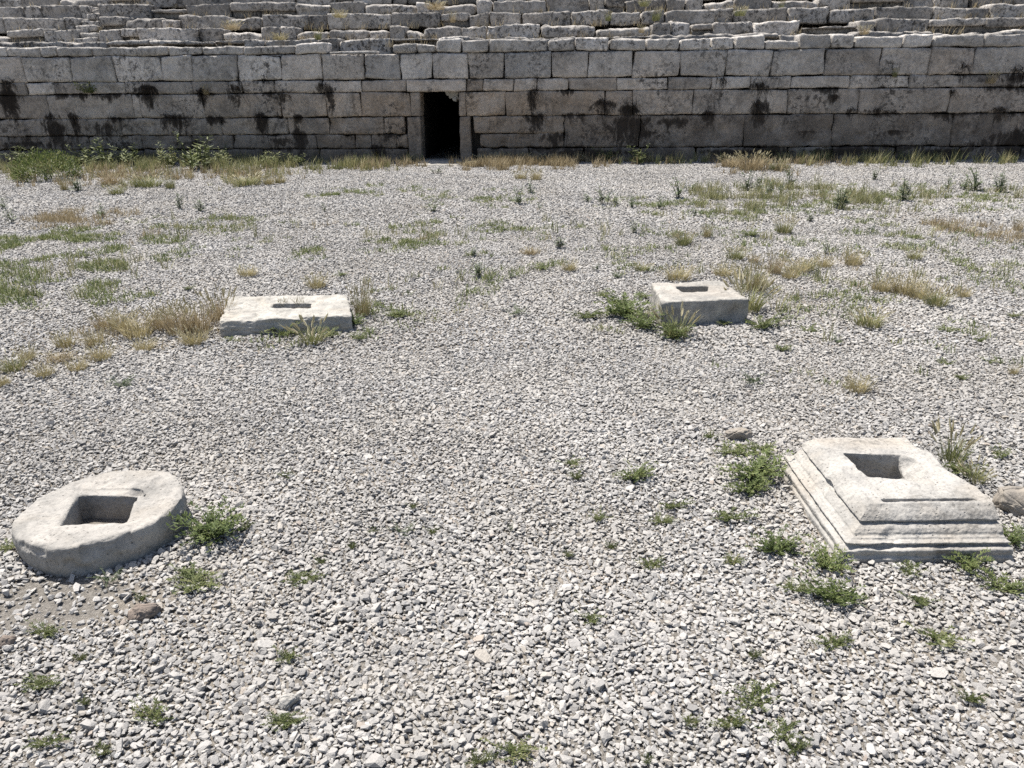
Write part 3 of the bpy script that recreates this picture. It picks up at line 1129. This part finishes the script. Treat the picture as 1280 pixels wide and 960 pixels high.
def mk_tuft(seed, mat, n=90, h=.2, w=.1, ears=24, blade_w=.0035, lean=.45, earL=.045, green=0.0, split=False):
    """upright grass tuft with ears; h high, about 2w wide"""
    random.seed(seed)
    L = Leaves()
    heads = []
    for i in range(n):
        r, az = w * .75 * math.sqrt(random.random()), rv(0, 6.283)
        b = Vector((r * math.cos(az), r * math.sin(az), 0))
        out = az + rv(-.9, .9)
        L.blade(b, out, rv(0, lean) * (.4 + r / w), h * rv(.35, .95), blade_w * rv(.6, 1.3), max(0, min(1, rv(.1, .95) - green)), rv(.2, .9))
    for i in range(ears):
        r, az = w * .65 * math.sqrt(random.random()), rv(0, 6.283)
        b = Vector((r * math.cos(az), r * math.sin(az), 0))
        p, d = L.blade(b, az + rv(-.8, .8), rv(0, lean * .8), h * rv(.6, 1.0), .0018, rv(.4, .9), rv(.1, .5))
        if split:
            Hd = Leaves()
            Hd.head(p, d, earL * rv(.8, 1.2), earL * .17, rv(.1, .9), 0)
            heads.append(Hd.mesh('seed_head', [M['pale']]))
        else: L.head(p, d, earL * rv(.7, 1.2), earL * .16, rv(.1, .9), 1)
    if split: return L.mesh('tuft', [mat]), heads
    return L.mesh('tuft', [mat, M['pale']])


def mk_thistle(seed, mat, h=.4, stems=5, w=.12):
    """upright stalky weed with narrow leaves up each stem"""
    random.seed(seed)
    L = Leaves()
    for i in range(stems):
        az = rv(0, 6.283)
        d = Vector((math.cos(az), math.sin(az), 0))
        b = d * rv(0, w * .3)
        hh = h * rv(.45, 1.0)
        lean = rv(.02, .35)
        pts = [b + d * (hh * lean * t * t) + Vector((0, 0, hh * t)) for t in np.linspace(0, 1, 6)]
        for sd in (Vector((1, 0, 0)), Vector((0, 1, 0))):
            L.strip(pts, [.007, .006, .006, .005, .004, .003], sd, rv(.2, .6))
        n = int(18 * hh / .4) + 5
        for k in range(n):
            t = rv(.03, 1.0)
            q = b + d * (hh * lean * t * t) + Vector((0, 0, hh * t))
            sa = rv(0, 6.283)
            dd = Vector((math.cos(sa), math.sin(sa), rv(.2, 1.3))).normalized()
            sdv = dd.cross(Vector((rv(-.3, .3), rv(-.3, .3), 1))).normalized()
            ln = rv(.03, .085) * (1.25 - t * .8) * (h / .4)
            L.leaf(q, dd, sdv, ln, ln * rv(.18, .32), rv(.05, .95))
    return L.mesh('stalky_weed', [mat])


def bush_parts(L, St, mat): return L.mesh('foliage', [mat]), [St.mesh('stem', [M['thistle']])]


def mk_bush(seed, mat, n=2600, w=.5, h=.5):
    random.seed(seed)
    L = Leaves()
    for i in range(n):
        az = rv(0, 6.283)
        el = math.asin(rv(0, 1))
        r = rv(.55, 1.0) ** .6 * (1 + .25 * noise.noise(Vector((math.cos(az) * 2, math.sin(az) * 2, el * 2 + seed))))
        p = Vector((math.cos(az) * math.cos(el) * w * r, math.sin(az) * math.cos(el) * w * r, math.sin(el) * h * r))
        dd = (p.normalized() + Vector((rv(-.7, .7), rv(-.7, .7), rv(-.2, .9)))).normalized()
        sdv = dd.cross(Vector((rv(-1, 1), rv(-1, 1), 1))).normalized()
        ln = rv(.03, .07)
        L.leaf(p, dd, sdv, ln, ln * rv(.25, .5), rv(0, 1))
    St = Leaves()
    for i in range(40):
        az = rv(0, 6.283)
        St.blade(Vector((rv(-.05, .05), rv(-.05, .05), 0)), az, rv(.1, .9), h * rv(.7, 1.1), .006, rv(.1, .4), .2)
    return bush_parts(L, St, mat)


def mk_hanging(seed, n=26, h=.3, w=.16):
    """dead plant drooping out of a joint; origin at its root, wall behind it at +y"""
    random.seed(seed)
    L = Leaves()
    for i in range(n):
        b = Vector((rv(-w, w) * .6, 0, rv(-.02, .02)))
        p = b.copy()
        pts, wd = [], []
        vx, vy, vz = rv(-.9, .9), -rv(.1, .9), rv(-.5, 1.2)
        ln = h * rv(.35, 1.1)
        for k in range(6):
            pts.append(p.copy()); wd.append(.008 * (1 - k / 7) + .001)
            p = p + Vector((vx, vy, vz)).normalized() * ln / 5
            vz -= rv(.15, .6); vx += rv(-.35, .35); vy += rv(-.3, .3)
            p.y = min(p.y, -.015)
        L.strip(pts, wd, Vector((1, 0, .2)).normalized() if i % 2 else Vector((.5, -.8, .1)).normalized(), rv(0, 1) ** 2)
    return L.mesh('wall_plant', [M['deadleaf']])


V = dict(
    weed=[mk_weed(100 + i, M['green'], 25 + 6 * (i % 4), .0115 + .0015 * (i % 3), .026 + .014 * (i % 3), .085, .8) for i in range(8)],
    lush=[mk_weed(200 + i, M['lush'], 52 + 8 * (i % 3), .0125, .062, .09, .92) for i in range(5)],
    dusk=[mk_weed(300 + i, M['thistle'], 18, .012, .05, .08, .8) for i in range(4)],
    straw=[mk_tuft(400 + i, M['straw'], 190, .2, .1, 46) for i in range(6)],
    brown=[mk_tuft(500 + i, M['brown'], 210, .2, .11, 46) for i in range(5)],
    olive=[mk_tuft(600 + i, M['olive'], 190, .2, .1, 36, .004, .5, .055) for i in range(6)],
    fox=[mk_tuft(700 + i, M['olive'], 110, .2, .08, 16, .0045, .55, .075, 0, True) for i in range(4)],
    thistle=[mk_thistle(800 + i, M['thistle'], .4, 3 + i % 4) for i in range(6)],
    bush=[mk_bush(900 + i, M['lush']) for i in range(2)],
    leafy=[mk_thistle(950 + i, M['green'], .5, 9, .35) for i in range(3)],
    hang=[mk_hanging(1000 + i, 16 + 7 * (i % 3), .3, .1 + .04 * (i % 4)) for i in range(6)],
)
random.seed(77)

# ------------------------------------------------------------------ plants one could point at
KIND = {   # words, category, group, native width, native height
    'weed': ('low green leafy weed', 'weed', 'green weeds in the gravel', .17, .05),
    'lush': ('dense bright green weed', 'weed', 'green weeds in the gravel', .18, .085),
    'dusk': ('dark dull green weed', 'weed', 'green weeds in the gravel', .16, .05),
    'straw': ('straw coloured grass tuft', 'grass tuft', 'grass tufts in the gravel', .24, .25),
    'brown': ('dry golden brown grass tuft', 'grass tuft', 'grass tufts in the gravel', .26, .26),
    'olive': ('yellow green grass tuft', 'grass tuft', 'grass tufts in the gravel', .24, .26),
    'fox': ('green grass tuft with bristly ears', 'grass tuft', 'grass tufts in the gravel', .22, .29),
    'thistle': ('dark upright stalky weed', 'weed', 'stalky weeds in the gravel', .16, .4),
    'bush': ('dense round green bush', 'bush', 'bushes along the wall foot', 1.0, .5),
    'leafy': ('tall leafy green plant', 'plant', 'bushes along the wall foot', .36, .5),
}
NAME = dict(weed='leafy_weed', lush='leafy_weed', dusk='leafy_weed', straw='grass_tuft', brown='grass_tuft', olive='grass_tuft', fox='grass_tuft',
            thistle='stalky_weed', bush='bush', leafy='leafy_plant')
PL = """
lush 252 688 78 60|weed 236 745 60 40|weed 228 728 34 22|dusk 131 735 34 20|weed 306 666 22 12|weed 5 694 36 22|weed 52 800 40 18|weed 42 868 48 20|weed 104 886 16 10
weed 185 910 50 26|weed 54 942 50 24|weed 124 950 24 18|weed 356 834 32 22|weed 352 916 48 24|weed 100 831 16 8|weed 175 756 20 10|weed 375 735 44 22|weed 400 710 18 9
weed 815 716 28 18|weed 740 786 30 20|weed 645 958 62 30|weed 810 960 18 12|weed 600 962 36 14|lush 975 700 56 34|weed 919 710 24 18|lush 1046 724 54 42|weed 996 746 38 20
lush 1050 764 76 34|weed 1144 724 42 22|lush 1211 712 48 34|weed 1262 748 56 40|lush 1282 690 40 44|weed 1154 764 34 20|weed 1181 816 58 34|weed 1045 816 44 24|weed 944 828 16 12
weed 950 892 74 38|weed 917 918 42 22|weed 982 932 56 32|weed 865 914 20 18|weed 1216 884 28 16|weed 998 946 34 16|weed 716 588 26 14|weed 721 603 16 8|lush 796 606 44 22
weed 890 553 18 12|lush 952 612 72 56|lush 940 624 50 28|weed 918 574 40 22|weed 955 572 40 22|weed 843 641 40 14|weed 750 656 22 16|weed 829 660 30 16|weed 917 658 52 26|weed 710 700 12 7|weed 764 690 14 8
weed 355 601 18 12|weed 465 671 14 8|weed 540 672 16 8|weed 516 640 12 6|dusk 502 672 34 10|thistle 638 668 8 24|weed 440 690 12 8
lush 784 402 60 26|lush 806 416 44 22|weed 777 384 24 12|weed 958 416 56 18|weed 906 410 18 8|weed 805 376 18 12|dusk 772 349 14 8|weed 755 375 20 10|weed 735 402 34 9
fox 846 424 46 44|lush 848 428 40 20|fox 936 392 54 50|straw 946 366 36 40|straw 848 352 44 18|straw 905 347 30 14
fox 389 432 44 34|weed 350 424 44 18|weed 290 430 22 10|straw 452 397 28 46|lush 441 410 28 18|weed 470 386 18 12|weed 497 398 24 14|dusk 461 420 18 10|weed 447 428 22 10|weed 415 418 24 12
straw 395 362 30 18|straw 309 347 28 12|weed 425 348 16 8|weed 234 365 14 7
brown 274 404 40 46|brown 246 420 48 46|brown 222 420 46 42|brown 200 414 48 36|straw 170 424 46 30|straw 150 416 40 26|brown 131 414 36 24|straw 116 434 32 20|straw 80 436 30 22|straw 124 452 34 18
straw 96 465 28 16|straw 54 473 28 16|olive 13 466 38 22|straw 34 452 26 20|straw 2 484 22 14|brown 74 454 34 12|dusk 148 488 32 14|straw 240 432 40 20|straw 180 440 30 16
straw 1073 492 36 22|brown 969 344 26 34|straw 1000 343 40 18|straw 988 350 26 16|straw 1068 334 28 22|olive 1144 326 22 16|straw 1031 336 24 18|straw 1104 367 32 22|straw 1132 370 38 28|straw 1150 376 36 22
olive 1172 385 36 28|straw 1206 374 20 14|olive 1088 411 42 24|olive 981 293 26 24|straw 884 298 14 18|olive 857 306 24 16|olive 920 326 28 18|brown 942 330 18 12|weed 941 298 24 8|olive 1010 338 22 14
brown 1273 290 16 20|dusk 1048 432 18 10|weed 1015 418 26 10|weed 981 442 20 8|dusk 946 484 40 10|weed 1186 459 18 10|weed 1187 417 22 10|weed 1228 430 18 8|weed 1270 400 16 12|weed 1205 478 14 10|straw 1268 470 14 14|weed 1240 456 20 10
fox 1192 582 44 52|fox 1222 606 36 28|weed 1205 598 50 20|weed 1255 577 24 14
thistle 873 272 14 18|thistle 934 240 20 28|thistle 948 238 16 24|thistle 962 247 16 26|thistle 975 243 14 22|thistle 989 236 20 28|thistle 1051 262 24 32|thistle 1131 252 22 32|thistle 1186 237 14 20|thistle 1223 240 30 30
thistle 1206 238 18 18|thistle 1250 242 20 30|thistle 1092 226 12 16|thistle 1033 319 14 28|thistle 1088 292 10 18|thistle 1014 278 10 12
thistle 541 266 16 18|thistle 650 256 16 26|thistle 663 242 14 18|thistle 756 257 20 36|thistle 736 254 16 16|thistle 791 261 16 22|thistle 823 262 14 18|thistle 850 249 22 28|thistle 793 293 14 20|thistle 675 262 8 10
thistle 770 258 14 18|thistle 862 240 18 16|thistle 544 218 16 12|dusk 645 398 26 12|thistle 600 348 18 24|thistle 699 311 16 16|thistle 640 349 10 12|dusk 773 350 14 10|thistle 744 340 10 14|thistle 592 322 12 14
brown 662 320 24 8|straw 712 340 24 14|olive 853 309 22 16|olive 803 340 24 10|weed 679 340 28 8|weed 494 400 26 14|straw 670 226 18 16|straw 651 225 20 12
thistle 15 280 18 30|thistle 126 274 16 26|thistle 249 266 16 18|thistle 225 262 12 24|thistle 406 266 8 12|thistle 2 262 12 16|straw 80 239 12 22|olive 212 237 16 20|olive 144 244 24 14|thistle 98 240 18 20
bush 54 226 74 34|leafy 238 214 60 48|leafy 130 210 56 38|leafy 205 210 44 32|brown 138 232 34 20|olive 182 235 44 18|olive 306 233 46 16|straw 318 228 20 22|leafy 275 209 40 26|leafy 165 209 42 30|leafy 262 209 36 28|leafy 100 209 40 28
brown 940 214 44 26|brown 914 210 30 18|olive 972 214 26 16|leafy 1085 202 30 14|leafy 800 206 34 26|leafy 760 204 30 20|brown 715 203 36 10|straw 612 205 34 12|brown 640 204 36 15|straw 672 204 34 11|brown 585 209 24 8
leafy 330 209 38 22|leafy 22 209 40 30|leafy 375 208 36 18|leafy 450 207 30 14|straw 350 230 18 14|straw 336 232 16 14
"""
LAND = [   # landmarks used to say where a plant grows: pixel, phrase
    (130, 655, 'the round ring', 130, 60), (357, 392, 'the whitish slab', 85, 30), (880, 385, 'the square block', 62, 30),
    (1120, 630, 'the moulded base', 150, 75), (550, 205, 'the doorway', 26, 10), (177, 775, 'the small reddish rock', 26, 16),
    (926, 548, 'the small flat pale rock', 20, 10), (360, 882, 'the pale elongated stone', 16, 10), (1270, 630, 'the tan rock', 20, 28)]


def where(px, py):
    if py < 216:
        return 'at the wall foot ' + ('left of the doorway' if px < 550 else 'right of the doorway')
    if py > 840 and 480 < px < 900: return 'at the bottom middle'
    if py > 780 and px < 330: return 'near the bottom below the round ring'
    best = None
    for lx, ly, nm, hw, hh in LAND:
        dx, dy = (px - lx) / 1.0, (py - ly) * (2.2 if py < 420 else 1.3)
        d = math.hypot(max(0, abs(dx) - hw), max(0, abs(dy) - hh))
        if best is None or d < best[0]: best = (d, dx, py - ly, nm, hw, hh)
    d, dx, dy, nm, hw, hh = best
    if abs(dx) > hw * .9 and abs(dx) > abs(dy) * 1.2: side = 'left of' if dx < 0 else 'right of'
    else: side = 'in front of' if dy > 0 else 'behind'
    dist = 'close ' if d < 35 else ('' if d < 130 else 'well ')
    return f'{dist}{side} {nm}'


plants = []
for ln in PL.strip().splitlines():
    for it in ln.split('|'):
        k, px, py, wp, hp = it.split()
        plants.append((k, float(px), float(py), float(wp), float(hp)))
ORD = ['', 'second', 'third', 'fourth', 'fifth', 'sixth', 'seventh', 'eighth', 'ninth', 'tenth', 'eleventh', 'twelfth', 'thirteenth', 'fourteenth',
       'fifteenth', 'sixteenth', 'seventeenth', 'eighteenth', 'nineteenth', 'twentieth']
groups = {}
for i, p in enumerate(plants): groups.setdefault((KIND[p[0]][0], where(p[1], p[2])), []).append(i)
labels = [None] * len(plants)
for (wd, pos), ids in groups.items():
    ids.sort(key=lambda i: plants[i][1])
    for r, i in enumerate(ids):
        if len(ids) == 1: labels[i] = f'{wd} {pos}'
        else:
            o = 'leftmost' if r == 0 else ('rightmost' if r == len(ids) - 1 else ORD[r] + ' from left')
            labels[i] = f'{wd} {pos}, {o}' if len(ids) > 2 else f'{wd} {pos}, {"left" if r == 0 else "right"} of two'
for i, (k, px, py, wp, hp) in enumerate(plants):
    words, cat, grp, nw, nh = KIND[k]
    p = ground(px, py)
    wall_y = WY + WSLOPE * p[0] - .12
    if p[1] > wall_y: p[1] = wall_y
    s = cam_depth(p) / F
    ang = math.atan2(HCAM, p[1])
    wm = wp * s * 1.12
    hm = hp * s / max(.55, math.cos(ang))
    var = random.choice(V[k])
    me, hd = var if isinstance(var, tuple) else (var, None)
    if k in ('weed', 'lush', 'dusk'):
        sx = wm / nw
        sy = min(sx, max(sx * .5, hp * s / math.sin(ang) / nw * .75))
        sz = min(2.4, max(.8, sx * 1.05))
    else:
        sx = sy = wm / nw
        sz = hm / nh
    p[1] += sy * nw * .4 if k in ('weed', 'lush', 'dusk') else sy * nw * .15
    if k in ('weed', 'lush', 'dusk', 'straw', 'brown', 'olive', 'fox'):
        for pl in foot[:4]:         # keep roots out of the stones
            c = np.mean(pl, axis=0)
            if inside(pl, np.array([p[0]]), np.array([p[1]]))[0]: p[1] = min(p[1], min(q[1] for q in pl) - .02)
    if p[1] > wall_y: p[1] = wall_y
    o = bpy.data.objects.new(NAME[k], None if hd else me)
    o.empty_display_size = .05
    col.objects.link(o)
    o.location = (p[0], p[1], .008 if p[1] < 5 else .014)
    o.scale = (sx, sy, sz)
    o.rotation_euler = (0, 0, random.uniform(0, 6.28) if abs(sx - sy) < .2 * sx else random.uniform(-.4, .4))
    tag(o, labels[i], cat, grp)
    if hd:
        c = bpy.data.objects.new('foliage', me)
        col.objects.link(c)
        c.parent = o
    for hm_ in (hd or []):
        c = bpy.data.objects.new('stem' if k == 'bush' else 'seed_head', hm_)
        col.objects.link(c)
        c.parent = o

# dead plants hanging from the joints of the wall
rl = [i for i, h_ in enumerate(HANG) if h_[0] < 550]
rr_ = [i for i, h_ in enumerate(HANG) if h_[0] >= 550]
for ids, side in ((sorted(rl, key=lambda i: -HANG[i][0]), 'left'), (sorted(rr_, key=lambda i: HANG[i][0]), 'right')):
    for r, i in enumerate(ids):
        px, py, wp, hp = HANG[i]
        u, z = on_wall(px, py, -.01)
        pos = W0 + wt * u + wn * -.012
        o = bpy.data.objects.new('wall_plant', random.choice(V['hang']))
        col.objects.link(o)
        s = .0172
        o.location = (pos[0], pos[1], z)
        o.rotation_euler = (0, 0, WANG)
        o.scale = (wp * s / .24, 1.0, hp * s / .3)
        od = 'first' if r == 0 else ORD[r]
        tag(o, f'dark dead plant drooping from a wall joint, {od} one {side} of the doorway', 'wall plant', 'dead plants hanging on the wall')

for px, py, zz, k, wp, hp, lab in ((352, 384, .05, 'straw', 14, 16, 'thin straw tuft growing in the left of the slab slot'), (372, 383.5, .05, 'olive', 14, 16, 'small ears of grass in the right of the slab slot')):
    p = ground(px, py, .09)
    s_ = cam_depth(p) / F
    o = bpy.data.objects.new('grass_tuft', V[k][2])
    col.objects.link(o)
    o.location = (p[0], p[1] + .03, zz)
    o.scale = (wp * s_ / .24, .2, hp * s_ / .2)
    tag(o, lab, 'grass tuft', 'grass tufts in the gravel')
# dry tufts on wall and seats: (px, py, back, kind, w, h)
TW = [(112, 116, 0, 'weed', 26, 12, 'small green plant growing in a wall joint, left part'), (258, 118, 0, 'brown', 12, 14, 'tan dry tuft in the wall joint left of the doorway'),
      (1118, 96, 0, 'olive', 8, 12, 'yellow green tuft in the wall joint, right part'), (1238, 104, 0, 'brown', 16, 16, 'golden dry tuft in the wall near its right end'),
      (1080, 43, .5, 'brown', 16, 12, 'golden dry tuft on top of the wall coping'), (398, 50, .9, 'olive', 12, 14, 'bright yellow green tuft at the broken coping'),
      (290, 37, 1.5, 'brown', 26, 12, 'reddish dry tuft lying on the second seat row'), (350, 50, .9, 'straw', 24, 9, 'straw tuft behind the coping left of the gap'),
      (566, 28, 2.2, 'brown', 10, 14, 'small brown tuft between seats above the doorway'), (760, 26, 2.2, 'olive', 10, 12, 'olive tuft on the seats above the wall middle'),
      (820, 26, 2.2, 'olive', 14, 16, 'larger olive tuft on the seats right of middle'), (925, 20, 2.2, 'olive', 18, 12, 'yellow green tuft on a pale seat block'),
      (976, 14, 2.9, 'olive', 8, 14, 'slim green tuft standing on the upper seats'), (805, 8, 2.9, 'olive', 16, 12, 'wide olive tuft on the upper seats'),
      (425, 22, 2.2, 'straw', 22, 10, 'pale straw tuft along the seats, above the gap'), (545, 12, 2.9, 'brown', 30, 12, 'wide brown tuft on the upper seats above the doorway'),
      (802, 41, 1.5, 'brown', 10, 10, 'little brown tuft on the lowest seat row')]
for px, py, bk, k, wp, hp, lab in TW:
    words, cat, grp, nw, nh = KIND[k]
    u, z = on_wall(px, py, bk - .03)
    pos = W0 + wt * u + wn * (bk - .03)
    var = random.choice(V[k])
    me, hd = var if isinstance(var, tuple) else (var, None)
    o = bpy.data.objects.new(NAME[k], me)
    col.objects.link(o)
    s = .0172 * (1 + bk / 18)
    o.location = (pos[0], pos[1], z)
    o.scale = (wp * s / nw, wp * s / nw, hp * s / nh)
    tag(o, lab, 'grass tuft' if cat == 'grass tuft' else 'plant', 'plants rooted in the wall and seats')
    for hm_ in (hd or []):
        c = bpy.data.objects.new('seed_head', hm_)
        col.objects.link(c)
        c.parent = o

# ------------------------------------------------------------------ ground cover nobody could count
def cover(name, mat, patches, blade_h, blade_w, label, lean=.9, per=220, seed=5, clump=.055):
    """patches: (px, py, rx, ry, density) ellipses; short blades in little clumps"""
    random.seed(seed)
    L = Leaves()
    for (px, py, rx, ry, den) in patches:
        c0, c1 = ground(px - rx, py), ground(px + rx, py)
        f0, f1 = ground(px, py + ry), ground(px, max(py - ry, 198))
        cx, cy = (c0[0] + c1[0]) / 2, (f0[1] + f1[1]) / 2
        ax, ay = (c1[0] - c0[0]) / 2, (f1[1] - f0[1]) / 2
        n = int(math.pi * ax * ay * per * (den if den > .45 or name != 'turf' else den * 1.5) / 8)
        for _ in range(n):
            a, r = rv(0, 6.283), random.random() ** .72 * 1.25
            x, y = cx + ax * r * math.cos(a), cy + ay * r * math.sin(a)
            if noise.noise(Vector((x * 2.3, y * 2.3, seed))) < (-.12 if name != 'wall_foot_weeds' else .02) + .22 * r: continue
            y = min(y, WY + WSLOPE * x - .08)
            sc_ = 1 + y * .045
            tn = rv(.1, .9)
            hh = blade_h * rv(.5, 1.4)
            for q in range(int(rv(6, 14))):
                b = Vector((x + random.gauss(0, clump * .5), y + random.gauss(0, clump * .5), .016))
                L.blade(b, rv(0, 6.283), rv(.05, lean), hh * rv(.5, 1.2), blade_w * sc_ * rv(.6, 1.2), max(0, min(1, tn + rv(-.3, .3))), rv(0, .8), 2)
    o = mesh_obj(name, L.mesh(name, []), mat)
    print(name, len(L.f))
    return tag(o, label, 'grass', kind='stuff')


cover('turf', M['turf'], [
    (20, 312, 75, 20, 2.0), (75, 345, 110, 20, 1.9), (60, 372, 110, 14, 2.0), (150, 312, 90, 16, 1.2), (230, 288, 110, 14, .55), (180, 328, 60, 12, .6),
    (283, 332, 26, 7, 1.3), (390, 318, 46, 9, 1.0), (330, 305, 60, 8, .4), (300, 275, 40, 6, .6), (415, 245, 30, 5, .9), (505, 305, 68, 12, 1.1), (575, 325, 34, 12, .9), (520, 280, 70, 8, .4),
    (470, 240, 60, 7, .6), (600, 250, 90, 10, .35), (640, 290, 90, 10, .62), (800, 258, 70, 8, .7), (860, 262, 60, 10, .4), (925, 270, 60, 12, .5), (1010, 262, 80, 16, .4), (1120, 250, 100, 16, .5),
    (1240, 252, 60, 20, .5), (1150, 300, 110, 18, .62), (860, 300, 60, 16, .35), (780, 325, 70, 14, .3), (700, 335, 90, 12, .62), (1000, 310, 70, 18, .3), (520, 380, 60, 22, .62), (620, 355, 60, 16, .62),
    (1220, 340, 70, 30, .62), (1230, 430, 60, 40, .62), (1060, 380, 90, 40, .62), (990, 400, 50, 16, .5), (470, 408, 40, 18, .5), (800, 405, 60, 12, .6), (360, 425, 80, 10, .5),
    (1000, 470, 120, 30, .12), (60, 300, 60, 14, .8)], .05, .0055, 'short patchy green grass growing through the gravel in mid arena', 1.1, 1700, 5)
cover('dry_grass', M['brown'], [
    (85, 277, 62, 12, 2.2), (55, 283, 40, 6, 1.5), (1182, 286, 28, 6, 2.0), (1245, 298, 40, 9, 1.7), (1225, 286, 20, 5, 1.2), (190, 300, 40, 8, .5), (535, 303, 28, 5, 1.1), (485, 237, 16, 3, 1.0), (240, 410, 46, 22, 1.2), (165, 420, 55, 16, 1.0),
    (410, 283, 20, 4, .8), (660, 319, 16, 4, 1.2), (1020, 330, 60, 14, .7), (1140, 366, 50, 12, 1.0), (500, 670, 20, 6, .5), (80, 455, 70, 16, .5)], .085, .0036, 'low dry tan grass patches withered on the gravel', .8, 1100, 6)
cover('yellow_grass', M['yellow'], [
    (900, 255, 32, 22, 2.8), (940, 250, 36, 18, 2.4), (1000, 246, 50, 16, 2.6), (1030, 240, 40, 12, 2.0), (1085, 255, 50, 12, 1.6), (1160, 250, 70, 14, .9), (1110, 262, 24, 8, 1.0), (1260, 245, 30, 14, 1.2), (860, 345, 40, 6, 1.0), (945, 375, 26, 30, .9),
    (90, 345, 90, 18, .9), (150, 335, 60, 12, .9), (40, 372, 80, 14, .9), (230, 290, 110, 14, .5), (520, 300, 70, 14, .5), (1120, 340, 110, 40, .22), (1230, 360, 60, 50, .25), (1000, 380, 80, 40, .25), (760, 300, 140, 30, .14), (540, 370, 110, 40, .12), (182, 228, 28, 8, 1.4), (306, 230, 34, 8, 1.3), (1130, 290, 60, 12, .3), (960, 300, 60, 14, .4)], .13, .005, 'knee high yellow green grass drying on the gravel', .6, 420, 7)
cover('wall_foot_weeds', M['olive'], [
    (60, 213, 110, 11, 2.0), (200, 213, 120, 11, 2.2), (330, 213, 90, 10, 1.9), (440, 210, 70, 7, 1.9), (500, 206, 30, 4, 1.4), (1000, 203, 70, 5, 2.0), (1120, 205, 90, 6, 2.6), (1220, 204, 60, 4, 2.0), (870, 204, 90, 4, 1.3), (30, 222, 60, 10, 1.2)],
    0.21, .006, 'unkempt green weeds along the shaded wall foot', .6, 330, 8)
cover('wall_foot_straw', M['brown'], [
    (640, 207, 70, 6, 3.4), (705, 207, 60, 5, 3.0), (600, 209, 40, 5, 2.4), (480, 209, 60, 4, 1.6), (150, 222, 90, 12, 1.2), (940, 212, 50, 9, 2.2), (780, 204, 60, 4, 1.0), (480, 208, 50, 4, 1.2), (300, 222, 80, 8, .9), (1000, 206, 60, 4, 1.4), (30, 206, 60, 6, 1.2)],
    .17, .006, 'dry brown straw along the wall foot beside the doorway', .6, 330, 9)

random.seed(31)
L = Leaves()
for _ in range(230):
    ri = random.choice([0, 1, 1, 2, 2, 3, 3, 4])
    d, zt = rows[ri]
    zb_ = rows[ri - 1][1] if ri else Z[0] - .05
    u = random.uniform(-13, 12)
    p = W0 + wt * u + wn * (d - random.uniform(.05, .14))
    tn = rv(.2, .9)
    for q in range(int(rv(5, 16))):
        L.blade(Vector((p[0] + random.gauss(0, .06), p[1] + random.gauss(0, .02), zb_ - .04)), rv(0, 6.283), rv(.05, .6), rv(.08, .24), .009, max(0, min(1, tn + rv(-.2, .2))), rv(0, .8), 2)
tag(mesh_obj('seat_grass', L.mesh('seat_grass', []), M['brown']), 'dry straw sprouting from the gaps between the seat rows', 'grass', kind='stuff')
